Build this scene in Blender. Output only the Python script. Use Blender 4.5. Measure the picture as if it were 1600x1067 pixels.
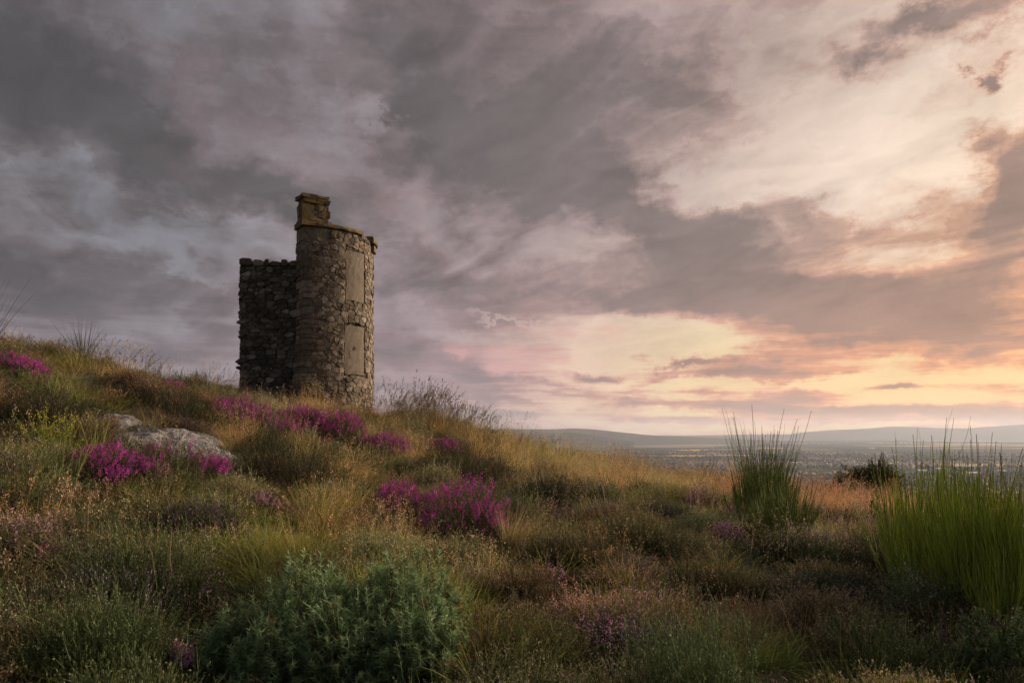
import bpy, math, random
import numpy as np
from mathutils import Vector, Matrix, Euler

for o in list(bpy.data.objects):
    bpy.data.objects.remove(o)
SC = bpy.context.scene
COL = SC.collection
R = math.radians
rng = np.random.default_rng(7)
random.seed(7)

# ------------------------------------------------------------------ camera
F = 1200.0            # focal length in pixels of the 1600 x 1067 photograph
HZ = 678.0            # row of the eye level in the photograph
EYE = 1.5
cam_d = bpy.data.cameras.new('camera')
cam = bpy.data.objects.new('camera', cam_d)
COL.objects.link(cam)
cam.location = (0, 0, EYE)
cam.rotation_euler = (R(90), 0, 0)
cam_d.sensor_width = 36.0
cam_d.lens = F / 1600.0 * 36.0
cam_d.shift_y = (HZ - 533.5) / 1600.0
cam_d.clip_start = 0.05
cam_d.clip_end = 90000.0
SC.camera = cam

SC.view_settings.view_transform = 'Standard'
SC.view_settings.look = 'None'
SC.view_settings.gamma = 1.0
SC.view_settings.use_curve_mapping = False
SC.view_settings.exposure = 0.8
SC.cycles.max_bounces = 4
SC.cycles.diffuse_bounces = 2
SC.cycles.glossy_bounces = 2
SC.cycles.transmission_bounces = 4
SC.cycles.transparent_max_bounces = 6
SC.cycles.volume_bounces = 2
SC.cycles.caustics_reflective = False
SC.cycles.caustics_refractive = False
SC.cycles.use_adaptive_sampling = True
SC.cycles.adaptive_threshold = 0.02
SC.cycles.use_denoising = True


def lin(r, g, b):
    def f(c):
        c /= 255.0
        return c / 12.92 if c <= 0.04045 else ((c + 0.055) / 1.055) ** 2.4
    return (f(r), f(g), f(b), 1.0)


def azel(px, py):
    x = px - 800.0
    return (math.degrees(math.atan2(x, F)), math.degrees(math.atan2(HZ - py, math.hypot(x, F))))


class NT:
    """small helper around a node tree"""
    def __init__(self, tree):
        self.t = tree
        tree.nodes.clear()

    def n(self, typ, **kw):
        nd = self.t.nodes.new(typ)
        for k, v in kw.items():
            setattr(nd, k, v)
        return nd

    def put(self, sock, v):
        if v is None:
            return
        if isinstance(v, bpy.types.NodeSocket):
            self.t.links.new(v, sock)
        else:
            if hasattr(sock, 'default_value'):
                dv = sock.default_value
                try:
                    n = len(dv)
                except TypeError:
                    n = 0
                if n and isinstance(v, (int, float)):
                    v = (v,) * n
                if n == 4 and len(v) == 3:
                    v = (*v, 1.0)
                if n == 3 and len(v) == 4:
                    v = v[:3]
                sock.default_value = v

    def m(self, op, a, b=None, c=None, clamp=False):
        nd = self.n('ShaderNodeMath', operation=op, use_clamp=clamp)
        for i, v in enumerate((a, b, c)):
            self.put(nd.inputs[i], v)
        return nd.outputs[0]

    def vm(self, op, a, b=None, s=None):
        nd = self.n('ShaderNodeVectorMath', operation=op)
        self.put(nd.inputs[0], a)
        if b is not None:
            self.put(nd.inputs[1], b)
        if s is not None:
            self.put(nd.inputs['Scale'], s)
        return nd.outputs['Value'] if op in ('LENGTH', 'DOT_PRODUCT', 'DISTANCE') else nd.outputs[0]

    def mix(self, fac, a, b, blend='MIX', clamp=True):
        nd = self.n('ShaderNodeMix', data_type='RGBA', blend_type=blend, clamp_factor=clamp)
        self.put(nd.inputs[0], fac)
        self.put(nd.inputs[6], a)
        self.put(nd.inputs[7], b)
        return nd.outputs[2]

    def rng(self, v, a, b, c=0.0, d=1.0, smooth=True):
        nd = self.n('ShaderNodeMapRange')
        nd.interpolation_type = 'SMOOTHSTEP' if smooth else 'LINEAR'
        nd.clamp = True
        for i, x in enumerate((v, a, b, c, d)):
            self.put(nd.inputs[i], x)
        return nd.outputs[0]

    def noise(self, vec, scale, detail=4.0, rough=0.5, dist=0.0, color=False, lac=2.0, dim='3D'):
        nd = self.n('ShaderNodeTexNoise', noise_dimensions=dim)
        self.put(nd.inputs['Vector'], vec)
        self.put(nd.inputs['Scale'], scale)
        self.put(nd.inputs['Detail'], detail)
        self.put(nd.inputs['Roughness'], rough)
        self.put(nd.inputs['Lacunarity'], lac)
        self.put(nd.inputs['Distortion'], dist)
        return nd.outputs[1] if color else nd.outputs[0]

    def ramp(self, fac, stops, interp='LINEAR'):
        nd = self.n('ShaderNodeValToRGB')
        el = nd.color_ramp.elements
        nd.color_ramp.interpolation = interp
        while len(el) > 1:
            el.remove(el[-1])
        el[0].position, el[0].color = stops[0]
        for p, c in stops[1:]:
            e = el.new(p)
            e.color = c
        self.put(nd.inputs[0], fac)
        return nd.outputs[0]

    def xyz(self, v):
        nd = self.n('ShaderNodeSeparateXYZ')
        self.put(nd.inputs[0], v)
        return nd.outputs

    def comb(self, x, y, z):
        nd = self.n('ShaderNodeCombineXYZ')
        for i, v in enumerate((x, y, z)):
            self.put(nd.inputs[i], v)
        return nd.outputs[0]


# ------------------------------------------------------------------ sun
SUN_AZ, SUN_EL = 60.0, 19.0          # degrees to the right of the view, above the horizon
sd = bpy.data.lights.new('sun', 'SUN')
sun = bpy.data.objects.new('sun', sd)
COL.objects.link(sun)
sdir = Vector((math.sin(R(SUN_AZ)) * math.cos(R(SUN_EL)), math.cos(R(SUN_AZ)) * math.cos(R(SUN_EL)), math.sin(R(SUN_EL))))
sun.rotation_euler = sdir.to_track_quat('Z', 'Y').to_euler()
sd.energy = 3.9
sd.angle = R(38)
sd.color = (1.0, 0.77, 0.54)
# ------------------------------------------------------------------ sky
world = bpy.data.worlds.new('World')
SC.world = world
world.use_nodes = True
W = NT(world.node_tree)
tc = W.n('ShaderNodeTexCoord').outputs['Generated']
dirv = W.vm('NORMALIZE', tc)
dx, dy, dz = W.xyz(dirv)
az = W.m('MULTIPLY', W.m('ARCTAN2', dx, dy), 180 / math.pi)
el = W.m('MULTIPLY', W.m('ARCSINE', dz), 180 / math.pi)
zc = W.m('MAXIMUM', dz, 0.0)
# the cloud deck seen in perspective: a flat layer overhead
den = W.m('ADD', zc, 0.10)
plane = W.comb(W.m('DIVIDE', dx, den), W.m('DIVIDE', dy, den), 0.0)
# cloud streets run from the upper left down to the lower right
mp = W.n('ShaderNodeMapping', vector_type='TEXTURE')
W.put(mp.inputs[0], plane)
mp.inputs['Rotation'].default_value = (0, 0, R(-62))
mp.inputs['Scale'].default_value = (1.55, 0.8, 1.0)
pl = mp.outputs[0]
warp = W.vm('SUBTRACT', W.noise(pl, 1.1, 3, 0.55, color=True, dim='2D'), (0.5, 0.5, 0.5))
plw = W.vm('ADD', pl, W.vm('SCALE', warp, s=0.9))
n_big = W.noise(plw, 1.25, 7, 0.56, dim='2D')
n_off = W.noise(W.vm('ADD', plw, (0.10, 0.12, 0.0)), 1.25, 4, 0.56, dim='2D')
# the same clouds near the horizon, where the deck is seen edge on: long flat streaks
ang = W.comb(W.m('MULTIPLY', az, 0.055), W.m('MULTIPLY', el, 0.24), 0.3)
warp2 = W.vm('SUBTRACT', W.noise(ang, 2.2, 4, 0.6, color=True, dim='2D'), (0.5, 0.5, 0.5))
n_str = W.noise(W.vm('ADD', ang, W.vm('SCALE', warp2, s=0.55)), 2.1, 7, 0.58, dim='2D')
low = W.rng(el, 3.0, 13.0)                   # 0 at the horizon, 1 high up
n_c = W.mix(low, n_str, n_big)
n_c = W.xyz(n_c)[0]
# large masses, placed by direction; the edges are broken by the warp
wz = W.vm('SUBTRACT', W.noise(W.comb(W.m('MULTIPLY', az, 0.07), W.m('MULTIPLY', el, 0.11), 0.0), 1.6, 8, 0.66, color=True, dim='2D'), (0.5, 0.5, 0.5))
wamp = W.rng(el, 0.0, 14.0, 2.2, 8.5)
wv = W.vm('MULTIPLY', wz, W.comb(W.m('MULTIPLY', wamp, 1.7), wamp, 0.0))
ae = W.vm('ADD', W.comb(az, el, 1.0), wv)


def blob(px, py, rx, ry, rot, strength, acc):
    a, e = azel(px, py)
    k = 0.0477 * math.cos(R(a)) ** 1.3 * 0.70
    c_, s_ = math.cos(R(-rot)), math.sin(R(-rot))
    ix, iy = 1 / (rx * k), 1 / (ry * k)
    u = W.vm('DOT_PRODUCT', ae, (c_ * ix, s_ * ix, -(a * c_ + e * s_) * ix))
    v = W.vm('DOT_PRODUCT', ae, (-s_ * iy, c_ * iy, (a * s_ - e * c_) * iy))
    d2 = W.m('MULTIPLY_ADD', u, u, W.m('MULTIPLY', v, v))
    return W.m('MULTIPLY_ADD', W.m('POWER', 0.36788, d2), strength, acc)


DARK = [
    (650, 130, 200, 95, 42, .50), (820, 245, 270, 85, 30, .75), (1000, 335, 260, 58, 22, .75), (1190, 425, 300, 60, 14, .60),
    (950, 110, 190, 90, 12, .45), (1080, 190, 120, 70, 10, .35), (880, 190, 170, 80, 20, .35),
    (1300, 490, 360, 50, 6, .70), (1500, 450, 190, 70, 0, .55), (980, 455, 260, 42, 6, .60), (1250, 345, 110, 75, 35, .40),
    (1480, 25, 210, 42, -8, .75), (1420, 75, 90, 45, -20, .5), (1530, 110, 42, 24, -28, 1.1),
    (1600, 290, 100, 110, 0, .85), (1570, 375, 130, 55, 0, .55),
    (60, 110, 300, 120, 15, .55), (290, 265, 280, 62, 27, .65), (450, 330, 150, 45, 15, .50), (60, 440, 190, 60, 10, .55),
    (330, 455, 150, 42, 8, .45), (160, 250, 200, 60, 20, .25), (690, 440, 170, 42, 2, .55), (640, 560, 150, 28, 0, .35),
    (850, 603, 260, 17, 2, .55), (1010, 628, 130, 12, 4, .7), (935, 583, 62, 11, 2, .95), (1065, 572, 70, 6, 0, .8), (1210, 585, 120, 20, 4, .55),
    (1300, 640, 260, 12, 3, .7), (1240, 612, 110, 22, -3, .75), (1395, 608, 60, 8, 2, .6), (1500, 588, 80, 8, -6, .7),
    (1480, 640, 150, 10, -3, .5), (1400, 535, 230, 26, 0, .6), (760, 645, 160, 12, 2, .4), (250, 550, 300, 30, 8, .2),
    (1150, 652, 420, 11, 1, .55), (1500, 655, 260, 9, -1, .45), (800, 660, 220, 10, 1, .35), (1420, 560, 220, 14, -4, .35), (1120, 590, 90, 10, 3, .4),
]
LIGHT = [
    (1330, 190, 210, 80, -30, -.42), (1440, 270, 150, 60, -20, -.50), (1330, 300, 90, 40, -20, -.40), (1540, 175, 120, 50, -20, -.55),
    (1090, 295, 75, 26, 32, -.60), (1200, 110, 130, 60, -10, -.30), (1160, 250, 90, 40, 20, -.2),
    (1010, 535, 130, 40, 4, -1.5), (950, 510, 60, 12, 0, -.6), (1120, 548, 70, 20, 10, -.6), (1080, 600, 140, 15, 2, -.7), (1570, 588, 150, 22, -4, -1.5), (1330, 600, 260, 12, -2, -1.2),
    (1440, 620, 150, 13, 0, -1.2), (1000, 662, 320, 7, 1, -.55), (1050, 645, 150, 7, -2, -.5), (1300, 665, 300, 6, 0, -.6), (700, 626, 100, 7, 3, -.6),
    (225, 375, 110, 38, 22, -.55), (300, 410, 90, 20, 20, -.3), (600, 170, 60, 24, 45, -.5), (560, 250, 260, 70, 48, -.22), (740, 380, 160, 50, 25, -.22),
    (780, 505, 60, 5, 18, -.7), (680, 520, 60, 7, 5, -.5), (610, 590, 50, 8, 5, -.5), (330, 570, 120, 22, 0, -.30), (880, 540, 60, 24, 0, -.15),
]
acc = 0.0
for b in DARK + LIGHT:
    acc = blob(*b, acc)
# beyond the frame the deck goes on as it is in view
# small billows
nf_ = W.noise(W.vm('ADD', W.vm('MULTIPLY', ae, (0.16, 0.30, 0.0)), W.vm('SCALE', warp2, s=0.5)), 1.0, 5, 0.6, dim='2D')
T0 = W.m('ADD', W.m('MULTIPLY', acc, 0.92), W.m('MULTIPLY_ADD', n_c, 1.45, -0.37))
T0 = W.m('ADD', T0, W.m('MULTIPLY_ADD', nf_, 0.52, -0.26))
ang3 = W.comb(W.m('MULTIPLY', az, 0.045), W.m('MULTIPLY', el, 0.62), 1.7)
n_th = W.noise(W.vm('ADD', ang3, W.vm('SCALE', warp2, s=0.35)), 1.6, 6, 0.6, dim='2D')
T0 = W.m('ADD', T0, W.m('MULTIPLY', W.m('MULTIPLY_ADD', n_th, 2.1, -1.02), W.rng(el, 2.0, 11.0, 1.0, 0.12)))
T = W.rng(T0, -0.02, 1.16)
edge = W.m('MULTIPLY', W.m('SUBTRACT', n_c, W.xyz(W.mix(low, n_str, n_off))[0]), 1.0)

# sunward factor: 1 around the sunset, 0 on the far side of the sky
sdv = (math.sin(R(46)) * math.cos(R(4)), math.cos(R(46)) * math.cos(R(4)), math.sin(R(4)))
sdot = W.vm('DOT_PRODUCT', dirv, sdv)
sw = W.rng(sdot, 0.35, 1.0, 0.0, 1.0, smooth=False)
lowc = W.rng(el, 0.0, 15.0, 1.0, 0.0)
# thin, bright layer
bright = W.ramp(sw, [(0.0, lin(130, 129, 135)), (0.35, lin(148, 138, 141)), (0.55, lin(172, 153, 151)), (0.72, lin(202, 179, 167)), (0.86, lin(230, 206, 186)), (1.0, lin(248, 216, 180))])
bright_low = W.ramp(sw, [(0.0, lin(150, 140, 148)), (0.42, lin(178, 152, 158)), (0.62, lin(246, 208, 180)), (0.78, lin(255, 222, 160)), (1.0, lin(255, 204, 118))])
bright = W.mix(lowc, bright, bright_low)
# thick, shaded cloud
dark = W.ramp(sw, [(0.0, lin(82, 80, 83)), (0.35, lin(95, 90, 92)), (0.6, lin(120, 109, 109)), (0.8, lin(136, 119, 114)), (1.0, lin(156, 126, 111))])
dark_low = W.ramp(sw, [(0.0, lin(104, 100, 108)), (0.45, lin(138, 123, 130)), (0.7, lin(156, 130, 124)), (1.0, lin(188, 136, 108))])
dark = W.mix(lowc, dark, dark_low)
# half-lit cloud between the two
mid = W.ramp(sw, [(0.0, lin(106, 101, 105)), (0.4, lin(128, 114, 117)), (0.62, lin(158, 138, 137)), (0.82, lin(190, 160, 147)), (1.0, lin(220, 164, 126))])
mid_low = W.ramp(sw, [(0.0, lin(124, 114, 122)), (0.42, lin(160, 136, 142)), (0.65, lin(208, 156, 140)), (0.85, lin(238, 158, 116)), (1.0, lin(248, 166, 104))])
mid = W.mix(lowc, mid, mid_low)
# the clear air behind, from the physical sky, tints the open gaps
nis = W.n('ShaderNodeTexSky', sky_type='NISHITA')
nis.sun_disc = False
nis.sun_elevation = R(SUN_EL)
nis.sun_rotation = R(SUN_AZ)
nis.altitude = 150
nis.dust_density = 2.5
clear = W.vm('SCALE', nis.outputs[0], s=0.06)
bright = W.mix(0.12, bright, clear)
c1 = W.mix(W.rng(T, 0.0, 0.42, smooth=False), bright, mid)
c2 = W.mix(W.rng(T, 0.36, 0.92, smooth=False), c1, dark)
# relief: the sunward side of each billow is a little brighter
rel = W.m('ADD', W.m('MULTIPLY_ADD', edge, -1.1, 1.0), W.m('MULTIPLY_ADD', nf_, -0.42, 0.21))
sky = W.vm('SCALE', c2, s=rel)
# warm, rosy cloud flanks low in the west
pk = 0.0
for b in [(725, 552, 55, 20, 0, 1.2), (830, 556, 70, 20, 0, 1.3), (885, 574, 50, 14, 0, 1.0), (780, 575, 110, 14, 0, .8), (640, 575, 50, 14, 0, .4), (900, 520, 90, 10, 0, .5), (400, 470, 200, 60, 30, .12),
          (300, 160, 60, 200, -20, .22), (1180, 610, 90, 22, 0, .5), (1090, 655, 130, 7, 0, .7), (820, 520, 60, 10, 0, .3), (1220, 658, 200, 8, 0, 1.0), (1000, 664, 200, 6, 0, .8), (1400, 656, 200, 7, 0, .8), (430, 240, 180, 60, 30, .15), (620, 330, 200, 70, 40, .13), (340, 570, 130, 30, 0, .5)]:
    pk = blob(*b, pk)
vp = W.n('ShaderNodeTexVoronoi', voronoi_dimensions='2D', feature='SMOOTH_F1')
W.put(vp.inputs['Vector'], W.vm('MULTIPLY', ae, (0.34, 0.55, 0.0))); vp.inputs['Scale'].default_value = 1.0; vp.inputs['Smoothness'].default_value = 0.35
puff = W.rng(vp.outputs['Distance'], 0.18, 0.62, 1.0, 0.25)
pk = W.m('MULTIPLY', pk, W.m('MULTIPLY', W.rng(n_c, 0.32, 0.54), W.m('ADD', puff, W.m('MULTIPLY', low, 0.3))))
pcol = W.ramp(sw, [(0.0, lin(128, 108, 112)), (0.3, lin(142, 116, 120)), (0.5, lin(206, 162, 160)), (0.8, lin(236, 170, 146)), (1.0, lin(246, 176, 130))])
sky = W.mix(W.m('MULTIPLY', pk, 1.25, clamp=True), sky, pcol)
# below the horizon: dim earth glow
below = W.rng(el, -1.0, 0.0)
sky = W.mix(below, lin(110, 98, 94), sky)
bg = W.n('ShaderNodeBackground')
W.put(bg.inputs[0], sky)
bg.inputs[1].default_value = 0.62
wo = W.n('ShaderNodeOutputWorld')
W.t.links.new(bg.outputs[0], wo.inputs[0])
world.cycles.sampling_method = 'MANUAL'
world.cycles.sample_map_resolution = 512
# ------------------------------------------------------------------ helpers
def mesh_from(name, v, f, mats=(), smooth=False, col=None, face_mat=None):
    """v (n,3); f an (m,3)/(m,4) array or a list of index tuples"""
    me = bpy.data.meshes.new(name)
    v = np.asarray(v, dtype=np.float32)
    if isinstance(f, np.ndarray):
        k = f.shape[1]
        me.vertices.add(len(v))
        me.vertices.foreach_set('co', v.ravel())
        me.loops.add(f.size)
        me.loops.foreach_set('vertex_index', f.astype(np.int32).ravel())
        me.polygons.add(len(f))
        me.polygons.foreach_set('loop_start', np.arange(0, f.size, k, dtype=np.int32))
        me.update(calc_edges=True)
    else:
        me.from_pydata([tuple(p) for p in v], [], f)
        me.update()
    for m in mats:
        me.materials.append(m)
    if face_mat is not None:
        me.polygons.foreach_set('material_index', np.asarray(face_mat, dtype=np.int32))
    me.polygons.foreach_set('use_smooth', [smooth] * len(me.polygons))
    if col is not None:
        a = me.color_attributes.new('col', 'FLOAT_COLOR', 'POINT')
        c = np.ones((len(v), 4), dtype=np.float32)
        c[:, :3] = col
        a.data.foreach_set('color', c.ravel())
    return me


def link(name, me, parent=None, loc=None, rot=None):
    o = bpy.data.objects.new(name, me)
    COL.objects.link(o)
    if parent is not None:
        o.parent = parent
    if loc is not None:
        o.location = loc
    if rot is not None:
        o.rotation_euler = rot
    return o


def thing(name, label, cat, loc=(0, 0, 0), rz=0.0, group=None):
    o = link(name, None, None, loc, (0, 0, rz))
    o.empty_display_size = 0.1
    return tag(o, label, cat, group)


def tag(o, label, cat, group=None):
    o['label'] = label
    o['category'] = cat
    if group:
        o['group'] = group
    return o


def mat(name):
    m = bpy.data.materials.new(name)
    m.use_nodes = True
    T_ = NT(m.node_tree)
    out = T_.n('ShaderNodeOutputMaterial')
    p = T_.n('ShaderNodeBsdfPrincipled')
    T_.t.links.new(p.outputs[0], out.inputs[0])
    return m, T_, p, out


def hash2(ix, iy, s):
    h = (ix.astype(np.int64) * 374761393 + iy.astype(np.int64) * 668265263 + s * 1442695041) & 0x7fffffff
    h = ((h ^ (h >> 13)) * 1274126177) & 0x7fffffff
    return ((h ^ (h >> 16)) & 0xffff) / 65535.0


def vnoise(x, y, s=0):
    x = np.asarray(x, float); y = np.asarray(y, float)
    ix = np.floor(x); iy = np.floor(y)
    fx = x - ix; fy = y - iy
    fx = fx * fx * (3 - 2 * fx); fy = fy * fy * (3 - 2 * fy)
    a = hash2(ix, iy, s); b = hash2(ix + 1, iy, s); c = hash2(ix, iy + 1, s); d = hash2(ix + 1, iy + 1, s)
    return (a + (b - a) * fx) * (1 - fy) + (c + (d - c) * fx) * fy


def fbm(x, y, s=0, o=4):
    r = 0; a = 0.5; t = 0
    for i in range(o):
        r = r + a * vnoise(np.asarray(x) * 2 ** i, np.asarray(y) * 2 ** i, s + i); t += a; a *= 0.5
    return r / t


# ------------------------------------------------------------------ the shape of the moor
def at(px, py, Y):
    return ((px - 800) / F * Y, Y, EYE + (HZ - py) / F * Y)


VEG = 0.20        # the plants stand about this high over the soil
CTRL = [
    (-250, 1067, 2.9), (0, 1067, 3.3), (400, 1067, 3.6), (800, 1067, 3.7), (1200, 1067, 3.8), (1600, 1067, 3.8), (1850, 1067, 3.8),
    (-250, 850, 4.6), (0, 900, 4.6), (400, 900, 5.2), (800, 900, 5.6), (1200, 900, 5.9), (1600, 920, 5.6), (1850, 920, 5.6),
    (0, 780, 6.4), (300, 780, 7.0), (550, 800, 7.6), (800, 810, 8.6), (1150, 820, 9.0), (1450, 840, 8.0), (1700, 850, 8.0),
    (0, 690, 8.0), (250, 720, 8.6), (450, 730, 9.8), (700, 745, 11.5), (950, 770, 12.0), (1300, 790, 13.0), (1600, 810, 12.0),
    (0, 600, 10.4), (200, 630, 11.2), (330, 655, 12.5), (520, 670, 15.5), (680, 690, 16.5), (850, 722, 17.5), (1050, 757, 18.0), (1300, 770, 19.0),
    (-200, 470, 11.5), (0, 540, 12.6), (150, 562, 14.0), (330, 607, 17.0), (372, 603, 20.2), (445, 617, 19.0), (583, 648, 20.8), (655, 643, 21.2), (740, 678, 22.5),
    (850, 702, 25.0), (1050, 744, 26.0), (1150, 756, 25.5), (1300, 768, 24.5), (1600, 792, 22.0), (1850, 810, 20.0),
]
cp = np.array([at(*c) for c in CTRL])
cp[:, 2] -= VEG
extra = np.array([(-9, 18, 2.5), (-13, 24, 1.2), (-9, 27, 1.2), (-4, 27, 0.7), (1.5, 33, -.9), (8, 33, -1.6), (16, 31, -2.4), (-16, 12, 4.0), (-9, 2, 1.5), (0, 0, -.10), (0, -8, -.2), (9, 0, -.2), (18, 10, -.9), (-10, -8, 1.2), (12, -8, -.6)])
cp = np.vstack([cp, extra])


def tps_fit(P, z, lam=0.02):
    n = len(P)
    d = np.linalg.norm(P[:, None] - P[None], axis=2)
    K = np.where(d > 0, d * d * np.log(np.maximum(d, 1e-9)), 0) + lam * np.eye(n)
    Q = np.hstack([np.ones((n, 1)), P])
    A = np.zeros((n + 3, n + 3)); A[:n, :n] = K; A[:n, n:] = Q; A[n:, :n] = Q.T
    return np.linalg.solve(A, np.concatenate([z, np.zeros(3)]))


_tw = tps_fit(cp[:, :2], cp[:, 2])


def ground(x, y):
    x = np.atleast_1d(np.asarray(x, float)); y = np.atleast_1d(np.asarray(y, float))
    r = np.hypot(x, y - 6)
    k = np.minimum(1.0, 27.0 / np.maximum(r, 1e-6))
    qx = x * k; qy = 6 + (y - 6) * k
    out = np.empty(len(qx))
    for s in range(0, len(qx), 20000):
        e = slice(s, s + 20000)
        P = np.stack([qx[e], qy[e]], 1)
        d = np.linalg.norm(P[:, None] - cp[None, :, :2], axis=2)
        K = np.where(d > 0, d * d * np.log(np.maximum(d, 1e-9)), 0)
        out[e] = K @ _tw[:-3] + _tw[-3] + P @ _tw[-2:]
    bump = (fbm(x * .75 + 9, y * .75, 11, 3) - .5) * .34 + (fbm(x * 2.6, y * 2.6, 23, 2) - .5) * .10
    out = out + bump * np.clip((np.hypot(x, y) - 1.5) / 3, .2, 1)
    drop = np.maximum(0, r - 26)
    return out - 0.05 * drop - 0.011 * drop ** 2


def g1(x, y):
    return float(ground(x, y)[0])


_ty = np.concatenate([np.arange(2.2, 8, .04), np.arange(8, 34, .08)])


def hit(px, py, lift=0.0):
    """where the line of sight through a photograph pixel meets the moor (plants' tops when lift > 0)"""
    xs = (px - 800) / F * _ty
    zr = EYE + (HZ - py) / F * _ty
    zg = ground(xs, _ty) + lift
    i = np.argmax(zg >= zr)
    if zg[i] < zr[i]:
        i = int(np.argmin(zr - zg))
    Y = float(_ty[i])
    return float(xs[i]), Y, float(zg[i] - lift)


def rings():
    r = [0.0, .6]
    while r[-1] < 150:
        r.append(r[-1] + max(.12, .022 * r[-1] + .02 * max(0, r[-1] - 30)))
    return np.array(r[1:])


rr = rings(); NA = 300
th = np.linspace(0, 2 * math.pi, NA, endpoint=False)
gx = (rr[:, None] * np.sin(th)[None]).ravel(); gy = (rr[:, None] * np.cos(th)[None]).ravel()
gz = ground(gx, gy)
gv = np.vstack([np.stack([gx, gy, gz], 1), [[0, 0, g1(0, 0)]]])
i, j = np.meshgrid(np.arange(len(rr) - 1), np.arange(NA), indexing='ij')
j2 = (j + 1) % NA
gf = np.stack([i * NA + j, i * NA + j2, (i + 1) * NA + j2, (i + 1) * NA + j], -1).reshape(-1, 4)[:, ::-1]
m_soil, S, p, _ = mat('soil_and_moss')
geo = S.n('ShaderNodeNewGeometry').outputs['Position']
a = S.noise(geo, 1.1, 6, .6); b = S.noise(geo, 7.0, 5, .65)
c = S.ramp(a, [(.3, (.020, .019, .010, 1)), (.5, (.038, .034, .015, 1)), (.7, (.050, .052, .018, 1))])
c = S.mix(S.rng(b, .45, .7), c, (.075, .055, .028, 1))
S.put(p.inputs['Base Color'], c)
p.inputs['Roughness'].default_value = .95
bp = S.n('ShaderNodeBump'); bp.inputs['Strength'].default_value = .8; bp.inputs['Distance'].default_value = .04
S.put(bp.inputs['Height'], b); S.put(p.inputs['Normal'], bp.outputs[0])
gr = link('ground', mesh_from('ground', gv, gf, [m_soil], True))
gr['kind'] = 'structure'

# ------------------------------------------------------------------ the plain far below
HP = 120.0                        # the eye is this far above the plain
ZP = EYE - HP
pr = np.concatenate([[0.0, 60, 200, 500], np.geomspace(900, 18600, 56)])
pa = np.linspace(0, 2 * math.pi, 180, endpoint=False)


def plain_z(x, y):
    r = np.hypot(x, y)
    z = ZP + (fbm(np.asarray(x) / 2600., np.asarray(y) / 2600., 5, 3) - .5) * np.clip((r - 3500) / 5000, 0, 1) * 46
    return z - np.clip((r - 14000) / 20000, 0, 1) * 25


px_ = (pr[1:, None] * np.sin(pa)[None]).ravel(); py_ = (pr[1:, None] * np.cos(pa)[None]).ravel()
pv = np.vstack([np.stack([px_, py_, plain_z(px_, py_)], 1), [[0, 0, ZP]]])
n = len(pa); m_ = len(pr) - 1
i, j = np.meshgrid(np.arange(m_ - 1), np.arange(n), indexing='ij'); j2 = (j + 1) % n
pf = [tuple(q) for q in np.stack([i * n + j, i * n + j2, (i + 1) * n + j2, (i + 1) * n + j], -1).reshape(-1, 4)[:, ::-1].tolist()]
pf += [(m_ * n, (k + 1) % n, k) for k in range(n)]
m_plain, S, p, _ = mat('farmland')
geo = S.n('ShaderNodeNewGeometry').outputs['Position']
mpn = S.n('ShaderNodeMapping'); S.put(mpn.inputs[0], geo)
mpn.inputs['Rotation'].default_value = (0, 0, R(12)); mpn.inputs['Scale'].default_value = (1 / 620., 1 / 480., 0)
wv_ = S.vm('ADD', mpn.outputs[0], S.vm('SCALE', S.vm('SUBTRACT', S.noise(mpn.outputs[0], .8, 2, .5, color=True), (.5, .5, .5)), s=.35))
vo = S.n('ShaderNodeTexVoronoi', distance='CHEBYCHEV'); S.put(vo.inputs['Vector'], wv_); vo.inputs['Scale'].default_value = 1.0; vo.inputs['Randomness'].default_value = .85
cellr = S.xyz(vo.outputs['Color'])[0]
fc = S.ramp(cellr, [(0, (.44, .29, .12, 1)), (.28, (.52, .34, .15, 1)), (.42, (.10, .12, .04, 1)), (.6, (.14, .13, .05, 1)), (.72, (.06, .075, .03, 1)), (.85, (.20, .13, .06, 1))], 'CONSTANT')
wood = S.rng(S.noise(geo, .00042, 3, .5), .49, .53)
fc = S.mix(wood, fc, (.022, .03, .016, 1))
edge_ = S.rng(vo.outputs['Distance'], .52, .60)
fc = S.mix(S.m('MULTIPLY', edge_, .7), fc, (.02, .03, .014, 1))
town_n = S.rng(S.noise(geo, .0011, 4, .6), .42, .5)
gxyz = S.xyz(geo)
dist = S.vm('LENGTH', geo)
intown = S.m('MULTIPLY', S.rng(dist, 1500, 1900), S.rng(dist, 5200, 6400, 1, 0))
tcol = S.ramp(S.noise(geo, .012, 3, .7), [(.3, (.018, .028, .014, 1)), (.5, (.035, .05, .025, 1)), (.62, (.10, .09, .075, 1))])
fc = S.mix(S.m('MULTIPLY', intown, town_n), fc, tcol)
S.put(p.inputs['Base Color'], fc); p.inputs['Roughness'].default_value = 1.0
p.inputs['Specular IOR Level'].default_value = 0.0
pl_o = link('terrain', mesh_from('terrain', pv, pf, [m_plain], True)); pl_o['kind'] = 'structure'

# ------------------------------------------------------------------ far hills: ridges with their own depth
m_hill, S, p, _ = mat('heather_hill')
geo = S.n('ShaderNodeNewGeometry').outputs['Position']
c = S.ramp(S.noise(geo, .0009, 5, .6), [(.35, (.035, .04, .022, 1)), (.55, (.07, .06, .04, 1)), (.7, (.10, .085, .05, 1))])
S.put(p.inputs['Base Color'], c); p.inputs['Roughness'].default_value = 1.0; p.inputs['Specular IOR Level'].default_value = 0


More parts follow.
